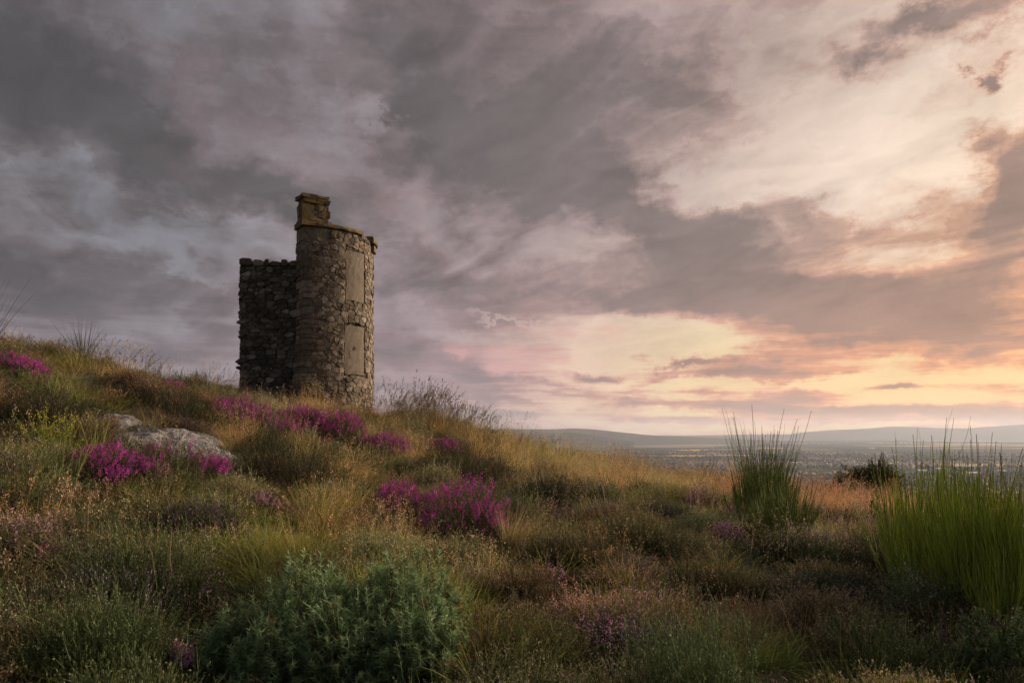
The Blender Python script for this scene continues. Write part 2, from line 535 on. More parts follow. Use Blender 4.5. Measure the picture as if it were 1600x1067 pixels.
def hills(profile, Y, depth, label_seed):
    xs = np.linspace(profile[0][0], profile[-1][0], 160)
    hp = np.interp(xs, [q[0] for q in profile], [q[1] for q in profile])
    hp = np.convolve(np.pad(hp, 4, 'edge'), np.ones(9) / 9, 'valid')
    nt = 24
    V = []
    for k in range(nt + 1):
        t = k / nt * 2 - 1                     # -1 front foot, 0 crest, 1 back foot
        w = math.cos(t * math.pi / 2) ** 1.4
        yy = Y + t * depth + (fbm(xs / 60. + 3, np.full_like(xs, k * .25), label_seed, 3) - .5) * depth * .5 * w
        xw = (xs - 800) / F * (Y + t * depth)
        top = EYE + (HZ - hp) / F * Y
        z = (ZP - 60) + (top - ZP + 60) * w * (1 + (fbm(xs / 26., np.full_like(xs, k * .35), label_seed + 9, 4) - .5) * .30 * (1 - w * .85))
        V.append(np.stack([xw, yy, z], 1))
    V = np.concatenate(V)
    n = len(xs)
    i, j = np.meshgrid(np.arange(nt), np.arange(n - 1), indexing='ij')
    f = np.stack([i * n + j, i * n + j + 1, (i + 1) * n + j + 1, (i + 1) * n + j], -1).reshape(-1, 4)
    o = link('hills', mesh_from('hills', V, f, [m_hill], True)); o['kind'] = 'structure'
    return o


hills([(300, 690), (560, 686), (680, 676), (780, 669.5), (850, 670.5), (900, 668.5), (935, 671), (985, 677), (1040, 681), (1120, 684), (1250, 690)], 9500, 1300, 31)
hills([(500, 690), (700, 682), (820, 678), (870, 676), (900, 674.5), (950, 684), (990, 690)], 7400, 700, 47)
hills([(-300, 680), (100, 676), (500, 680), (900, 681), (1000, 679), (1080, 681), (1160, 678), (1300, 679), (1420, 676), (1700, 680), (2000, 682)], 14200, 1500, 53)
hills([(1180, 684), (1260, 676), (1310, 671), (1350, 669.5), (1390, 666), (1440, 667), (1490, 669.5), (1540, 667), (1600, 663), (1680, 661), (1760, 667), (1900, 684)], 14600, 2000, 61)
# ------------------------------------------------------------------ the ruined stone tower
def clip_poly(poly, n, d):
    """keep the side n.p <= d"""
    out = []
    for k in range(len(poly)):
        a = poly[k]; b = poly[(k + 1) % len(poly)]
        da = n[0] * a[0] + n[1] * a[1] - d; db = n[0] * b[0] + n[1] * b[1] - d
        if da <= 0:
            out.append(a)
        if (da < 0 < db) or (db < 0 < da):
            t = da / (da - db)
            out.append((a[0] + (b[0] - a[0]) * t, a[1] + (b[1] - a[1]) * t))
    return out


def rubble_cells(s0, s1, t0, t1, cw, ch, rs, holes=(), coursed=.6, big=.15):
    """irregular stone outlines that fill the rectangle: (s, t) polygons"""
    pts = []
    t = t0
    while t < t1:
        h = ch * rs.uniform(.55, 1.6)
        s = s0 - cw * rs.uniform(0, 1)
        while s < s1 + cw:
            w = cw * rs.uniform(.45, 2.0)
            pts.append((s + w / 2, t + h / 2 + rs.normal(0, ch * (1 - coursed) * .5)))
            s += w
        t += h
    pts = [q for q in pts if rs.uniform() > big * .5]
    pts = np.array(pts)
    k = cw / ch * .8                                  # measure distances in stretched space: flat stones
    P = pts * np.array([1, k])
    cells = []
    for a in range(len(P)):
        s, t = P[a]
        if not (s0 - .02 < s < s1 + .02 and (t0 - .02) * k < t < (t1 + .02) * k):
            continue
        d = np.hypot(P[:, 0] - s, P[:, 1] - t)
        near = np.argsort(d)[1:22]
        poly = [(s0, t0 * k), (s1, t0 * k), (s1, t1 * k), (s0, t1 * k)]
        for b in near:
            nx, ny = P[b][0] - s, P[b][1] - t
            poly = clip_poly(poly, (nx, ny), nx * (P[b][0] + s) / 2 + ny * (P[b][1] + t) / 2)
            if len(poly) < 3:
                break
        if len(poly) < 3:
            continue
        c = (s, t / k)
        poly = [(q[0], q[1] / k) for q in poly]
        skip = False
        for (a0, a1, b0, b1) in holes:
            if a0 < c[0] < a1 and b0 < c[1] < b1:
                skip = True
                break
            # push the outline off the opening on its nearest side
            gaps = [(a0 - c[0], (1, 0), a0), (c[0] - a1, (-1, 0), -a1), (b0 - c[1], (0, 1), b0), (c[1] - b1, (0, -1), -b1)]
            g = max(gaps, key=lambda q: q[0])
            if g[0] >= 0:
                poly = clip_poly(poly, g[1], g[2])
        if skip or len(poly) < 3:
            continue
        pa = np.array(poly)
        area = .5 * abs(np.dot(pa[:, 0], np.roll(pa[:, 1], 1)) - np.dot(pa[:, 1], np.roll(pa[:, 0], 1)))
        if area < .0006:
            continue
        cells.append((pa, area))
    return cells


def stone_geo(poly, surf, rs, gap=.008, proud=.03, sink=.07, tilt=.25):
    """one rough stone whose face follows surf(s, t, offset)"""
    # round the corners a little: cut each corner in two
    n0 = len(poly)
    pp = []
    for k in range(n0):
        a = poly[k]; b = poly[(k + 1) % n0]
        L = np.hypot(*(b - a))
        if L < .015:
            pp.append((a + b) / 2)
        else:
            pp.append(a + (b - a) * .20); pp.append(a + (b - a) * .80)
    pp = np.array(pp)
    c = pp.mean(0)
    size = np.sqrt(((pp - c) ** 2).sum(1).mean())
    sh = max(.3, 1 - gap / max(size, .01))
    tl = rs.normal(0, tilt, 2)
    V = []
    for k_, (sc, off) in enumerate(((sh, -sink), (sh, proud * .1), (sh * .90, proud * .85))):
        for q in pp:
            d = (q - c) * sc * (1 + rs.normal(0, .03))
            o = off + (tl @ (q - c) * (k_ == 2)) + (rs.normal(0, abs(proud) * .16) if k_ == 2 else 0)
            V.append(surf(c[0] + d[0], c[1] + d[1], o))
    V.append(surf(c[0], c[1], proud * rs.uniform(.85, 1.05)))
    n = len(pp); Fc = []
    for r_ in range(2):
        for k in range(n):
            Fc.append((r_ * n + k, r_ * n + (k + 1) % n, (r_ + 1) * n + (k + 1) % n, (r_ + 1) * n + k))
    for k in range(n):
        Fc.append((2 * n + k, 2 * n + (k + 1) % n, 3 * n))
    return np.array(V), Fc


def stone_mat(name, ramp, lichen=.5, ochre=0.0, bump=.5, spot=.35):
    m, S, p, _ = mat(name)
    geo = S.n('ShaderNodeNewGeometry').outputs['Position']
    oi = S.n('ShaderNodeObjectInfo').outputs['Random']
    isl = S.n('ShaderNodeNewGeometry').outputs['Random Per Island']
    rnd = S.m('FRACT', S.m('ADD', oi, isl))
    base = S.ramp(rnd, ramp)
    n1 = S.noise(geo, 9, 6, .65)
    n2 = S.noise(geo, 38, 5, .7)
    base = S.mix(S.rng(n1, .3, .7), S.vm('SCALE', base, s=.62), S.vm('SCALE', base, s=1.28))
    base = S.mix(S.rng(n2, .52, .75), base, S.vm('SCALE', base, s=.45))
    # pale crusty lichen in spots
    vo = S.n('ShaderNodeTexVoronoi'); S.put(vo.inputs['Vector'], S.vm('ADD', geo, S.vm('SCALE', S.noise(geo, 20, 3, .6, color=True), s=.06))); vo.inputs['Scale'].default_value = 13
    spots = S.m('MULTIPLY', S.rng(vo.outputs['Distance'], .18, .30, 1, 0), S.rng(S.noise(geo, 2.6, 3, .5), .5, .62))
    base = S.mix(S.m('MULTIPLY', spots, lichen), base, (.36, .345, .30, 1))
    fine = S.m('MULTIPLY', S.rng(S.noise(geo, 26, 3, .6), .60, .68), S.rng(n1, .42, .6))
    base = S.mix(S.m('MULTIPLY', fine, spot), base, (.30, .28, .23, 1))
    if ochre:
        base = S.mix(S.m('MULTIPLY', S.rng(S.noise(geo, 3.2, 4, .6), .42, .58), ochre), base, (.20, .135, .035, 1))
    S.put(p.inputs['Base Color'], base)
    p.inputs['Roughness'].default_value = .93
    p.inputs['Specular IOR Level'].default_value = .2
    b = S.n('ShaderNodeBump'); b.inputs['Strength'].default_value = bump; b.inputs['Distance'].default_value = .03
    S.put(b.inputs['Height'], S.m('ADD', n1, S.m('MULTIPLY', n2, .5))); S.put(p.inputs['Normal'], b.outputs[0])
    return m


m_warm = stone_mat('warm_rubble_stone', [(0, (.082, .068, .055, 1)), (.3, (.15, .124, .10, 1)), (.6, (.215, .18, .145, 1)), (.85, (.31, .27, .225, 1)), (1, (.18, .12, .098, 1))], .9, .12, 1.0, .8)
m_dark = stone_mat('dark_shaded_rubble_stone', [(0, (.050, .047, .042, 1)), (.35, (.082, .075, .065, 1)), (.7, (.125, .115, .10, 1)), (.93, (.19, .18, .155, 1)), (1, (.34, .33, .30, 1))], .5, .05, .9, .35)  # darker stone, with part of the inner wall's shade in its colour
m_quoin = stone_mat('quoin_stone', [(0, (.085, .075, .06, 1)), (.4, (.13, .112, .088, 1)), (.8, (.19, .165, .13, 1)), (1, (.25, .22, .18, 1))], .6, .10, .8, .45)
m_cope = stone_mat('coping_stone', [(0, (.12, .10, .075, 1)), (1, (.19, .16, .12, 1))], .35, .45, .5, .25)
m_chim = stone_mat('chimney_stone', [(0, (.12, .098, .07, 1)), (.5, (.16, .125, .085, 1)), (1, (.10, .085, .068, 1))], .4, .5, .8, .4)
m_mort, S, p, _ = mat('rough_lime_mortar')
geo = S.n('ShaderNodeNewGeometry').outputs['Position']
n1 = S.noise(geo, 12, 7, .72)
S.put(p.inputs['Base Color'], S.ramp(n1, [(.32, (.045, .035, .027, 1)), (.48, (.13, .10, .072, 1)), (.62, (.26, .21, .155, 1)), (.72, (.36, .32, .26, 1))]))
p.inputs['Roughness'].default_value = 1
b = S.n('ShaderNodeBump'); b.inputs['Strength'].default_value = 1; b.inputs['Distance'].default_value = .05
S.put(b.inputs['Height'], n1); S.put(p.inputs['Normal'], b.outputs[0])
m_joint, S, p, _ = mat('deep_open_joint')
geo = S.n('ShaderNodeNewGeometry').outputs['Position']
S.put(p.inputs['Base Color'], S.ramp(S.noise(geo, 16, 4, .6), [(.3, (.02, .018, .015, 1)), (.7, (.055, .048, .038, 1))])); p.inputs['Roughness'].default_value = 1
m_panel, S, p, _ = mat('smooth_cement_render')
geo = S.n('ShaderNodeNewGeometry').outputs['Position']
n1 = S.noise(geo, 3.0, 6, .62); n2 = S.noise(geo, 40, 3, .6)
c = S.ramp(n1, [(.3, (.115, .093, .073, 1)), (.55, (.150, .124, .097, 1)), (.75, (.185, .155, .122, 1))])
c = S.mix(S.m('MULTIPLY', S.rng(n2, .6, .72), .5), c, (.11, .085, .06, 1))
stn = S.n('ShaderNodeMapping'); S.put(stn.inputs[0], geo); stn.inputs['Scale'].default_value = (3, 3, 1.6)
c = S.mix(S.m('MULTIPLY', S.rng(S.noise(stn.outputs[0], 1.2, 5, .6), .5, .66), .6), c, (.075, .06, .046, 1))
c = S.mix(S.m('MULTIPLY', S.rng(S.noise(geo, 14, 4, .65), .58, .68), .6), c, (.27, .24, .19, 1))
S.put(p.inputs['Base Color'], c); p.inputs['Roughness'].default_value = .95
b = S.n('ShaderNodeBump'); b.inputs['Strength'].default_value = .8; b.inputs['Distance'].default_value = .02
S.put(b.inputs['Height'], S.m('ADD', n1, S.m('MULTIPLY', n2, .2))); S.put(p.inputs['Normal'], b.outputs[0])
m_iron, S, p, _ = mat('rusted_iron')
p.inputs['Base Color'].default_value = (.10, .07, .05, 1); p.inputs['Metallic'].default_value = .2; p.inputs['Roughness'].default_value = .7

rs = np.random.default_rng(21)
TR = 1.6                                            # radius of the round wall
A0 = R(8)                                           # the broken end, measured from the side facing the viewer
PX, PY = (476 - 800) / F * 19.0, 19.0
CX, CY = PX - TR * math.sin(A0), PY + TR * math.cos(A0)
TZ = EYE + 5.13                                     # underside of the coping
BZ = EYE + 0.05                                     # well below the turf
SHEAR = 0.78
WT = 0.46                                           # wall thickness
tower = thing('stone_tower', 'ruined rubble stone tower with chimney and blocked windows on the heather hilltop', 'tower', (CX, CY, EYE + .6))
T0_ = Vector(tower.location)


def arc(s, t, off):
    """s metres along the round face, t height, off outwards"""
    a = A0 + s / TR
    r = TR + off
    return (CX + r * math.sin(a) - T0_.x, CY - r * math.cos(a) - T0_.y, t - T0_.z)


# core of the round wall
WIN = [(R(46) * TR - A0 * TR, R(70) * TR - A0 * TR, EYE + 206 / F * 19.85, EYE + 283 / F * 19.85),
       (R(44.5) * TR - A0 * TR, R(70) * TR - A0 * TR, EYE + 92 / F * 19.85, EYE + 168 / F * 19.85)]
A1 = R(200)
na, nz = 140, 90
wall_v = []; wall_f = []
rc = np.random.default_rng(5)
for k in range(nz + 1):
    z = BZ + (TZ - BZ) * k / nz
    for q in range(na + 1):
        a = A0 + (A1 - A0) * q / na
        s = (a - A0) * TR
        o = -.006 + (float(fbm(s * 7, z * 7, 3, 3)) - .5) * .03
        if any(a_ - .02 < s < b_ + .02 and c_ - .05 < z < d_ + .05 for a_, b_, c_, d_ in WIN):
            o = -.09
        wall_v.append(arc(s, z if a < R(112) else min(z, EYE + 4.4), o))
nf = len(wall_v)
for k in range(nz + 1):
    z = BZ + (TZ - BZ) * k / nz
    for q in range(na + 1):
        a = A0 + (A1 - A0) * q / na
        wall_v.append(arc((a - A0) * TR - SHEAR * WT * max(0.0, 1 - q / 8), z if a < R(112) else min(z, EYE + 4.4), -WT))
st = na + 1
for k in range(nz):
    for q in range(na):
        b0 = k * st + q
        wall_f.append((b0, b0 + 1, b0 + st + 1, b0 + st))
        wall_f.append((nf + b0 + 1, nf + b0, nf + b0 + st, nf + b0 + st + 1))
    for q in (0, na):
        b0 = k * st + q
        fq = (b0, b0 + st, nf + b0 + st, nf + b0)
        wall_f.append(fq if q == 0 else fq[::-1])
for q in range(na):
    b0 = nz * st + q
    wall_f.append((b0, b0 + 1, nf + b0 + 1, nf + b0))
wall = link('wall', mesh_from('round_wall', wall_v, wall_f, [m_mort], True), tower)

stones = []            # (area, verts, faces, material)
small = []
pad = .012
holes = [(a - pad, b + pad, c - pad, d + pad) for a, b, c, d in WIN]
for poly, area in rubble_cells(.16, R(118) * TR, BZ + .25, TZ - .02, .15, .092, rs, holes, .45, .15):
    u = rs.uniform()
    pr_ = rs.uniform(.010, .032) if u > .5 else rs.uniform(-.002, .012)
    v, f = stone_geo(poly, arc, rs, .005, pr_, .06, .08)
    stones.append((area * (1.0 if pr_ > .012 else .3), v, f, m_warm))

# the flat inner wall that closes the broken side, in dark stone: partly its own colour, partly its shade put into the colour
FYD = 20.25
FX0, FX1 = (374 - 800) / F * FYD, CX + .9
FTOP = EYE + 272 / F * FYD


def flat(s, t, off):
    return (FX0 + s - T0_.x, FYD - off - T0_.y, t - T0_.z)


def flat_end(s, t, off):
    return (FX0 - off - T0_.x, FYD + .5 - s - T0_.y, t - T0_.z)


LW = FX1 - FX0
fv = []; ff = []
for (x0, x1, y0, y1, z0, z1) in [(FX0 + .02, FX1, FYD + .02, FYD + .5, BZ + .1, FTOP - .06)]:
    fv = [(x - T0_.x, y - T0_.y, z - T0_.z) for x in (x0, x1) for y in (y0, y1) for z in (z0, z1)]
    ff = [(0, 1, 3, 2), (4, 6, 7, 5), (0, 4, 5, 1), (2, 3, 7, 6), (1, 5, 7, 3), (0, 2, 6, 4)]
inner = link('inner_wall', mesh_from('inner_wall', fv, ff, [m_joint]), tower)
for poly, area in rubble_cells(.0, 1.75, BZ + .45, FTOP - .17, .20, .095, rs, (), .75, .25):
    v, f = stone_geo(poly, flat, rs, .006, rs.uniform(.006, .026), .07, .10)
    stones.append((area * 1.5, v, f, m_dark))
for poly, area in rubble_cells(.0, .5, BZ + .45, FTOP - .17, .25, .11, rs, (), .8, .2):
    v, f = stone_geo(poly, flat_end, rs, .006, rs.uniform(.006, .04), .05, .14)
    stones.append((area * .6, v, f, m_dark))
# ragged wall head: a course of larger stones
x = 0.0
while x < 1.7:
    w = rs.uniform(.16, .34); h = rs.uniform(.13, .20)
    if x == 0:
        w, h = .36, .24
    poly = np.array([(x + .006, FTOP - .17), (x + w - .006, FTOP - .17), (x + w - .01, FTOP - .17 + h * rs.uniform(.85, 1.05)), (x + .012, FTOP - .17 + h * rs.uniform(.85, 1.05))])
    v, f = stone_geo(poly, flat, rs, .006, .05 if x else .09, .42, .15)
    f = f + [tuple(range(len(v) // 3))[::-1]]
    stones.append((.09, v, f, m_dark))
    x += w
for (zz, pj) in ((EYE + 1.86, .11), (EYE + 1.70, .05), (EYE + 2.9, .03)):
    poly = np.array([(-.07 - pj * .4, zz), (.20, zz), (.20, zz + .10), (-.05 - pj * .4, zz + .09)])
    v, f = stone_geo(poly, flat, rs, .004, .06, .25, .1)
    stones.append((.09, v, f, m_dark))


# quoins at the broken end of the round wall: long and short blocks that turn the corner
def block(corner_s, corner_e, z0, h, ls, le, jit=.012):
    """a block at the corner: ls metres along the face, le metres along the broken end"""
    out = rs.uniform(.012, .035); oe = rs.uniform(.010, .045)
    V = []
    lay = [(z0, .80), (z0 + h * .22, 1.0), (z0 + h * .78, 1.0), (z0 + h, .84)]
    for z, sc in lay:
        ring = []
        for (s, e) in ((-oe * sc, -out * sc), (ls * .5, -out * sc * 1.05), (ls, -out * sc * .5), (ls * .96, le), (-oe * sc * .5, le), (-oe * sc * 1.1 + .0, le * .5)):
            ring.append((s + rs.normal(0, jit * .6), e + rs.normal(0, jit * .6)))
        for s, e in ring:
            V.append(arc(s - SHEAR * max(e, 0), z + rs.normal(0, jit * .45), -e))
    n = 6; Fc = []
    for r_ in range(3):
        for k in range(n):
            Fc.append((r_ * n + k, r_ * n + (k + 1) % n, (r_ + 1) * n + (k + 1) % n, (r_ + 1) * n + k))
    Fc.append(tuple(range(n))[::-1]); Fc.append(tuple(range(3 * n, 4 * n)))
    return np.array(V), Fc


z = BZ + .3
k = 0
while z < TZ - .33:
    h = rs.uniform(.10, .23)
    if z + h > TZ - .33:
        h = TZ - .33 - z
    spread = .26 * max(0.0, 1 - (z - BZ) / 2.6) ** 1.4          # the foot flares out
    ls = (.42 if k % 2 else .22) * rs.uniform(.8, 1.2)
    le1 = rs.uniform(.16, .28)
    v, f = block(0, 0, z + .005, h - .010, ls, le1)
    v[:, 0] -= spread * .8; v[:, 1] -= spread * .5
    stones.append((.12, v, f, m_quoin))
    # the rest of the broken end's thickness
    e2 = le1 + .012
    V = []
    for zz, sc in ((z + .006, .85), (z + h * .3, 1), (z + h * .75, 1), (z + h - .008, .85)):
        oe = rs.uniform(.0, .06)
        for (s, e) in ((-oe * sc, e2), (.12, e2), (.12, WT + .02), (-oe * sc * .9, WT + .02), (-oe * 1.1 * sc, (e2 + WT) / 2)):
            V.append(arc(s - SHEAR * e + rs.normal(0, .005), zz, -e))
    n = 5
    Fc = [(r_ * n + q, r_ * n + (q + 1) % n, (r_ + 1) * n + (q + 1) % n, (r_ + 1) * n + q) for r_ in range(3) for q in range(n)]
    Fc += [tuple(range(n))[::-1], tuple(range(3 * n, 4 * n))]
    V = np.array(V); V[:, 0] -= spread * .8; V[:, 1] -= spread * .5
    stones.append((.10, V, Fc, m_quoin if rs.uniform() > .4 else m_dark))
    z += h
    k += 1
v, f = block(0, 0, TZ - .32, .31, .60, WT * 1.0, .008)
stones.append((.5, v, f, m_quoin))

# loose footing where the foot of the corner has crumbled
for q in range(26):
    s = rs.uniform(-.55, .4); zz = BZ + rs.uniform(.45, 1.15); w = rs.uniform(.08, .2)
    poly = np.array([(s, zz), (s + w, zz + rs.normal(0, .02)), (s + w * .95, zz + w * .6), (s + w * .1, zz + w * .62)])
    v, f = stone_geo(poly, arc, rs, .004, rs.uniform(.04, .13), .1, .4)
    stones.append((.03, v, f, m_warm if rs.uniform() > .4 else m_quoin))

stones.sort(key=lambda q: -q[0])
par = {id(m_dark): inner}
for q, (ar, v, f, m_) in enumerate(stones[:300]):
    link('stone', mesh_from('stone', v, f, [m_]), par.get(id(m_), wall))
for m_, nm, pr_ in ((m_warm, 'small_stones', wall), (m_dark, 'small_stones', inner), (m_quoin, 'small_stones', wall)):
    V = []; Fc = []; o_ = 0
    for (ar, v, f, mm) in stones[300:]:
        if mm is m_:
            V.append(v); Fc += [tuple(i_ + o_ for i_ in q) for q in f]; o_ += len(v)
    if V:
        so = link(nm, mesh_from(nm, np.vstack(V), Fc, [m_]), pr_)
        so['kind'] = 'stuff'

# the two openings, blocked up and rendered smooth
for w_i, (a, b, c, d) in enumerate(WIN):
    V = []; Fc = []
    nn = 8; mm = 10
    jr = np.random.default_rng(w_i)
    for k in range(mm + 1):
        for q in range(nn + 1):
            s = a + (b - a) * q / nn; t = c + (d - c) * k / mm
            if q in (0, nn):
                s += jr.normal(0, .014)
            if k in (0, mm):
                t += jr.normal(0, .014)
            V.append(arc(s, t, -.012 + jr.normal(0, .0025)))
    for k in range(mm):
        for q in range(nn):
            b0 = k * (nn + 1) + q
            Fc.append((b0, b0 + 1, b0 + nn + 2, b0 + nn + 1))
    nb = len(V)
    rim = [q for q in range(nn + 1)] + [k * (nn + 1) + nn for k in range(1, mm + 1)] + [mm * (nn + 1) + q for q in range(nn - 1, -1, -1)] + [k * (nn + 1) for k in range(mm - 1, 0, -1)]
    for r_ in rim:
        q = r_ % (nn + 1); k = r_ // (nn + 1)
        V.append(arc(a + (b - a) * q / nn, c + (d - c) * k / mm, -.12))
    for q in range(len(rim)):
        Fc.append((rim[q], nb + q, nb + (q + 1) % len(rim), rim[(q + 1) % len(rim)]))
    pn = link('blocked_window', mesh_from('blocked_window', V, Fc, [m_panel], False), tower)
    if w_i == 1:
        # a small iron ring fixed in the lower panel
        V = []; Fc = []
        for q in range(14):
            aq = 2 * math.pi * q / 14
            for r_ in range(6):
                ar_ = 2 * math.pi * r_ / 6
                rad = .030 + .009 * math.cos(ar_)
                V.append(arc((a + b) / 2 - .02 + rad * math.cos(aq), c + (d - c) * .54 + rad * 1.25 * math.sin(aq), .006 + .009 * math.sin(ar_)))
        for q in range(14):
            for r_ in range(6):
                Fc.append((q * 6 + r_, ((q + 1) % 14) * 6 + r_, ((q + 1) % 14) * 6 + (r_ + 1) % 6, q * 6 + (r_ + 1) % 6))
        link('iron_ring', mesh_from('iron_ring', V, Fc, [m_iron], True), pn)


# coping slabs along the wall head; some have fallen
def slab(s0, s1, z0, z1, o0, o1, m_, name='coping_slab', jit=.012, rounded=False):
    n = max(3, int((s1 - s0) / .12)); V = []
    jr = np.random.default_rng(int(s0 * 1000) + 77)
    prof = [(o0, z0), (o1, z0), (o1 + .01, z0 + (z1 - z0) * .3), (o1 - .005, z1 - .03), (o1 - .05, z1), (o0, z1)]
    for k in range(n + 1):
        s = s0 + (s1 - s0) * k / n
        sh = 0
        if rounded and k == n:
            sh = -.10
        if rounded and k == n - 1:
            sh = -.02
        for (o_, z_) in prof:
            V.append(arc(s + jr.normal(0, jit * .3), z_ + jr.normal(0, jit * .5), o_ + (sh if o_ > 0 else 0) + jr.normal(0, jit * .6)))
    np_ = len(prof)
    Fc = [(k * np_ + q, (k + 1) * np_ + q, (k + 1) * np_ + (q + 1) % np_, k * np_ + (q + 1) % np_) for k in range(n) for q in range(np_)]
    Fc += [tuple(range(np_)), tuple(range(n * np_, n * np_ + np_))[::-1]]
    return link(name, mesh_from(name, V, Fc, [m_]), tower)


dg = lambda d: R(d) * TR - A0 * TR
slab(dg(20), dg(63), TZ + .002, TZ + .115, -WT, .09, m_cope)
slab(dg(63.6), dg(72), TZ - .10, TZ + .03, -WT, .035, m_warm)
slab(dg(72.5), dg(79), TZ - .14, TZ - .01, -WT, .03, m_cope)
slab(dg(79.6), dg(108), TZ - .075, TZ + .085, -WT, .13, m_cope, rounded=True)
slab(dg(31), dg(38), TZ - .22, TZ - .004, -.1, .055, m_cope, 'bracket_stone')
slab(dg(86), dg(100), TZ - .26, TZ - .08, -.2, .085, m_cope, 'bracket_stone')


# the chimney stub on the broken corner
def cbox(s0, s1, e0, e1, z0, z1, jit=.014):
    """a dressed block in the corner's own straight axes: s along the face, e into the wall"""
    ux, uy = math.cos(A0 + .42), math.sin(A0 + .42)
    ex, ey = -math.sin(A0 + .42), math.cos(A0 + .42)
    bx_, by_ = arc(0, 0, .05)[:2]
    V = []
    b_ = .012
    for z_, i_ in ((z0, b_), (z0 + b_, 0), (z1 - b_, 0), (z1, b_)):
        for (s, e) in ((s0 + i_, e0 + i_), ((s0 + s1) / 2, e0 + i_), (s1 - i_, e0 + i_), (s1 - i_, (e0 + e1) / 2), (s1 - i_, e1 - i_), ((s0 + s1) / 2, e1 - i_), (s0 + i_, e1 - i_), (s0 + i_, (e0 + e1) / 2)):
            s += rs.normal(0, jit); e += rs.normal(0, jit)
            V.append((bx_ + ux * s + ex * e, by_ + uy * s + ey * e, z_ + rs.normal(0, jit * .6) - T0_.z))
    n = 8
    Fc = [(r_ * n + q, r_ * n + (q + 1) % n, (r_ + 1) * n + (q + 1) % n, (r_ + 1) * n + q) for r_ in range(3) for q in range(n)]
    Fc += [tuple(range(n))[::-1], tuple(range(3 * n, 4 * n))]
    return V, Fc


chim = link('chimney', None, tower)
Z0 = TZ + .004


def cstone(nm, *a, m_=m_chim):
    V, Fc = cbox(*a)
    return link(nm, mesh_from(nm, V, Fc, [m_]), chim)


cstone('ledge_slab', -.09, .66, -.09, .52, Z0, Z0 + .13)
cstone('stone', -.05, .30, -.04, .20, Z0 + .135, Z0 + .27)
cstone('stone', .31, .60, -.03, .20, Z0 + .135, Z0 + .25)
cstone('stone', -.06, .12, .21, .45, Z0 + .135, Z0 + .26)
cstone('stone', .13, .60, .21, .45, Z0 + .135, Z0 + .255)
# middle course with the flue gap on the broken side
cstone('stone', -.05, .22, -.04, .14, Z0 + .275, Z0 + .56)
cstone('stone', -.06, .10, .25, .45, Z0 + .265, Z0 + .57, m_=m_quoin)
cstone('stone', .23, .42, -.02, .16, Z0 + .26, Z0 + .40, m_=m_quoin)
cstone('stone', .43, .65, -.03, .20, Z0 + .255, Z0 + .45)
cstone('stone', .23, .48, -.02, .16, Z0 + .405, Z0 + .56)
cstone('stone', .49, .62, -.03, .20, Z0 + .455, Z0 + .58)
cstone('stone', .30, .62, .22, .45, Z0 + .26, Z0 + .57)
cstone('stone', .05, .28, .16, .22, Z0 + .27, Z0 + .55, m_=m_joint)
cstone('stone', -.03, .30, -.03, .46, Z0 + .575, Z0 + .70)
cstone('stone', .31, .63, -.04, .46, Z0 + .585, Z0 + .71)
cstone('cap_stone', -.08, .33, -.06, .49, Z0 + .705, Z0 + .80)
cstone('cap_stone', .34, .63, -.05, .48, Z0 + .715, Z0 + .795)
cstone('stone', .55, .70, .00, .25, Z0 + .135, Z0 + .165)
# ------------------------------------------------------------------ plants: building blocks (all real little ribbons, tubes and leaves)
def unit(v):
    return v / np.maximum(np.linalg.norm(v, axis=-1, keepdims=True), 1e-9)


def rand_perp(d, g):
    r = g.normal(size=d.shape)
    return unit(np.cross(d, r))


def curve_pts(root, d, bend, L, k):
    """(n,k+1,3) points of n bending stems"""
    t = np.linspace(0, 1, k + 1)[None, :, None]
    return root[:, None] + L[:, None, None] * (d[:, None] * t + bend[:, None] * t * t)


def ribbons(P, side, w, taper=1.0):
    """flat blades along P (n,k+1,3); returns verts, quads, t per vert"""
    n, k1, _ = P.shape
    t = np.linspace(0, 1, k1)
    ww = (w[:, None] * np.maximum(1 - t[None] ** (1.0 / max(taper, 1e-3)) * .92, .06))[..., None]
    A = P - side[:, None] * ww * .5
    B = P + side[:, None] * ww * .5
    V = np.stack([A, B], 2).reshape(-1, 3)
    i, j = np.meshgrid(np.arange(n), np.arange(k1 - 1), indexing='ij')
    b = (i * k1 + j) * 2
    Fq = np.stack([b, b + 1, b + 3, b + 2], -1).reshape(-1, 4)
    tt = np.repeat(np.broadcast_to(t, (n, k1)).reshape(-1), 2)
    return V, Fq, tt


def tubes(P, rad, sides=3):
    n, k1, _ = P.shape
    d = unit(np.gradient(P, axis=1))
    a = unit(np.cross(d, np.array([.31, .77, .55])))
    b = np.cross(d, a)
    ph = np.arange(sides) / sides * 2 * math.pi
    V = P[:, :, None] + rad[:, :, None, None] * (np.cos(ph)[None, None, :, None] * a[:, :, None] + np.sin(ph)[None, None, :, None] * b[:, :, None])
    V = V.reshape(-1, 3)
    i, j, q = np.meshgrid(np.arange(n), np.arange(k1 - 1), np.arange(sides), indexing='ij')
    b0 = (i * k1 + j) * sides
    q2 = (q + 1) % sides
    Fq = np.stack([b0 + q, b0 + q2, b0 + sides + q2, b0 + sides + q], -1).reshape(-1, 4)
    tt = np.repeat(np.broadcast_to(np.linspace(0, 1, k1), (n, k1)).reshape(-1), sides)
    return V, Fq, tt


def leaves(p, d, L, w, g):
    """rhombic leaves from p along d"""
    s = rand_perp(d, g)
    V = np.stack([p, p + d * (L * .45)[:, None] + s * (w * .5)[:, None], p + d * L[:, None], p + d * (L * .45)[:, None] - s * (w * .5)[:, None]], 1).reshape(-1, 3)
    Fq = np.arange(len(p) * 4).reshape(-1, 4)
    return V, Fq


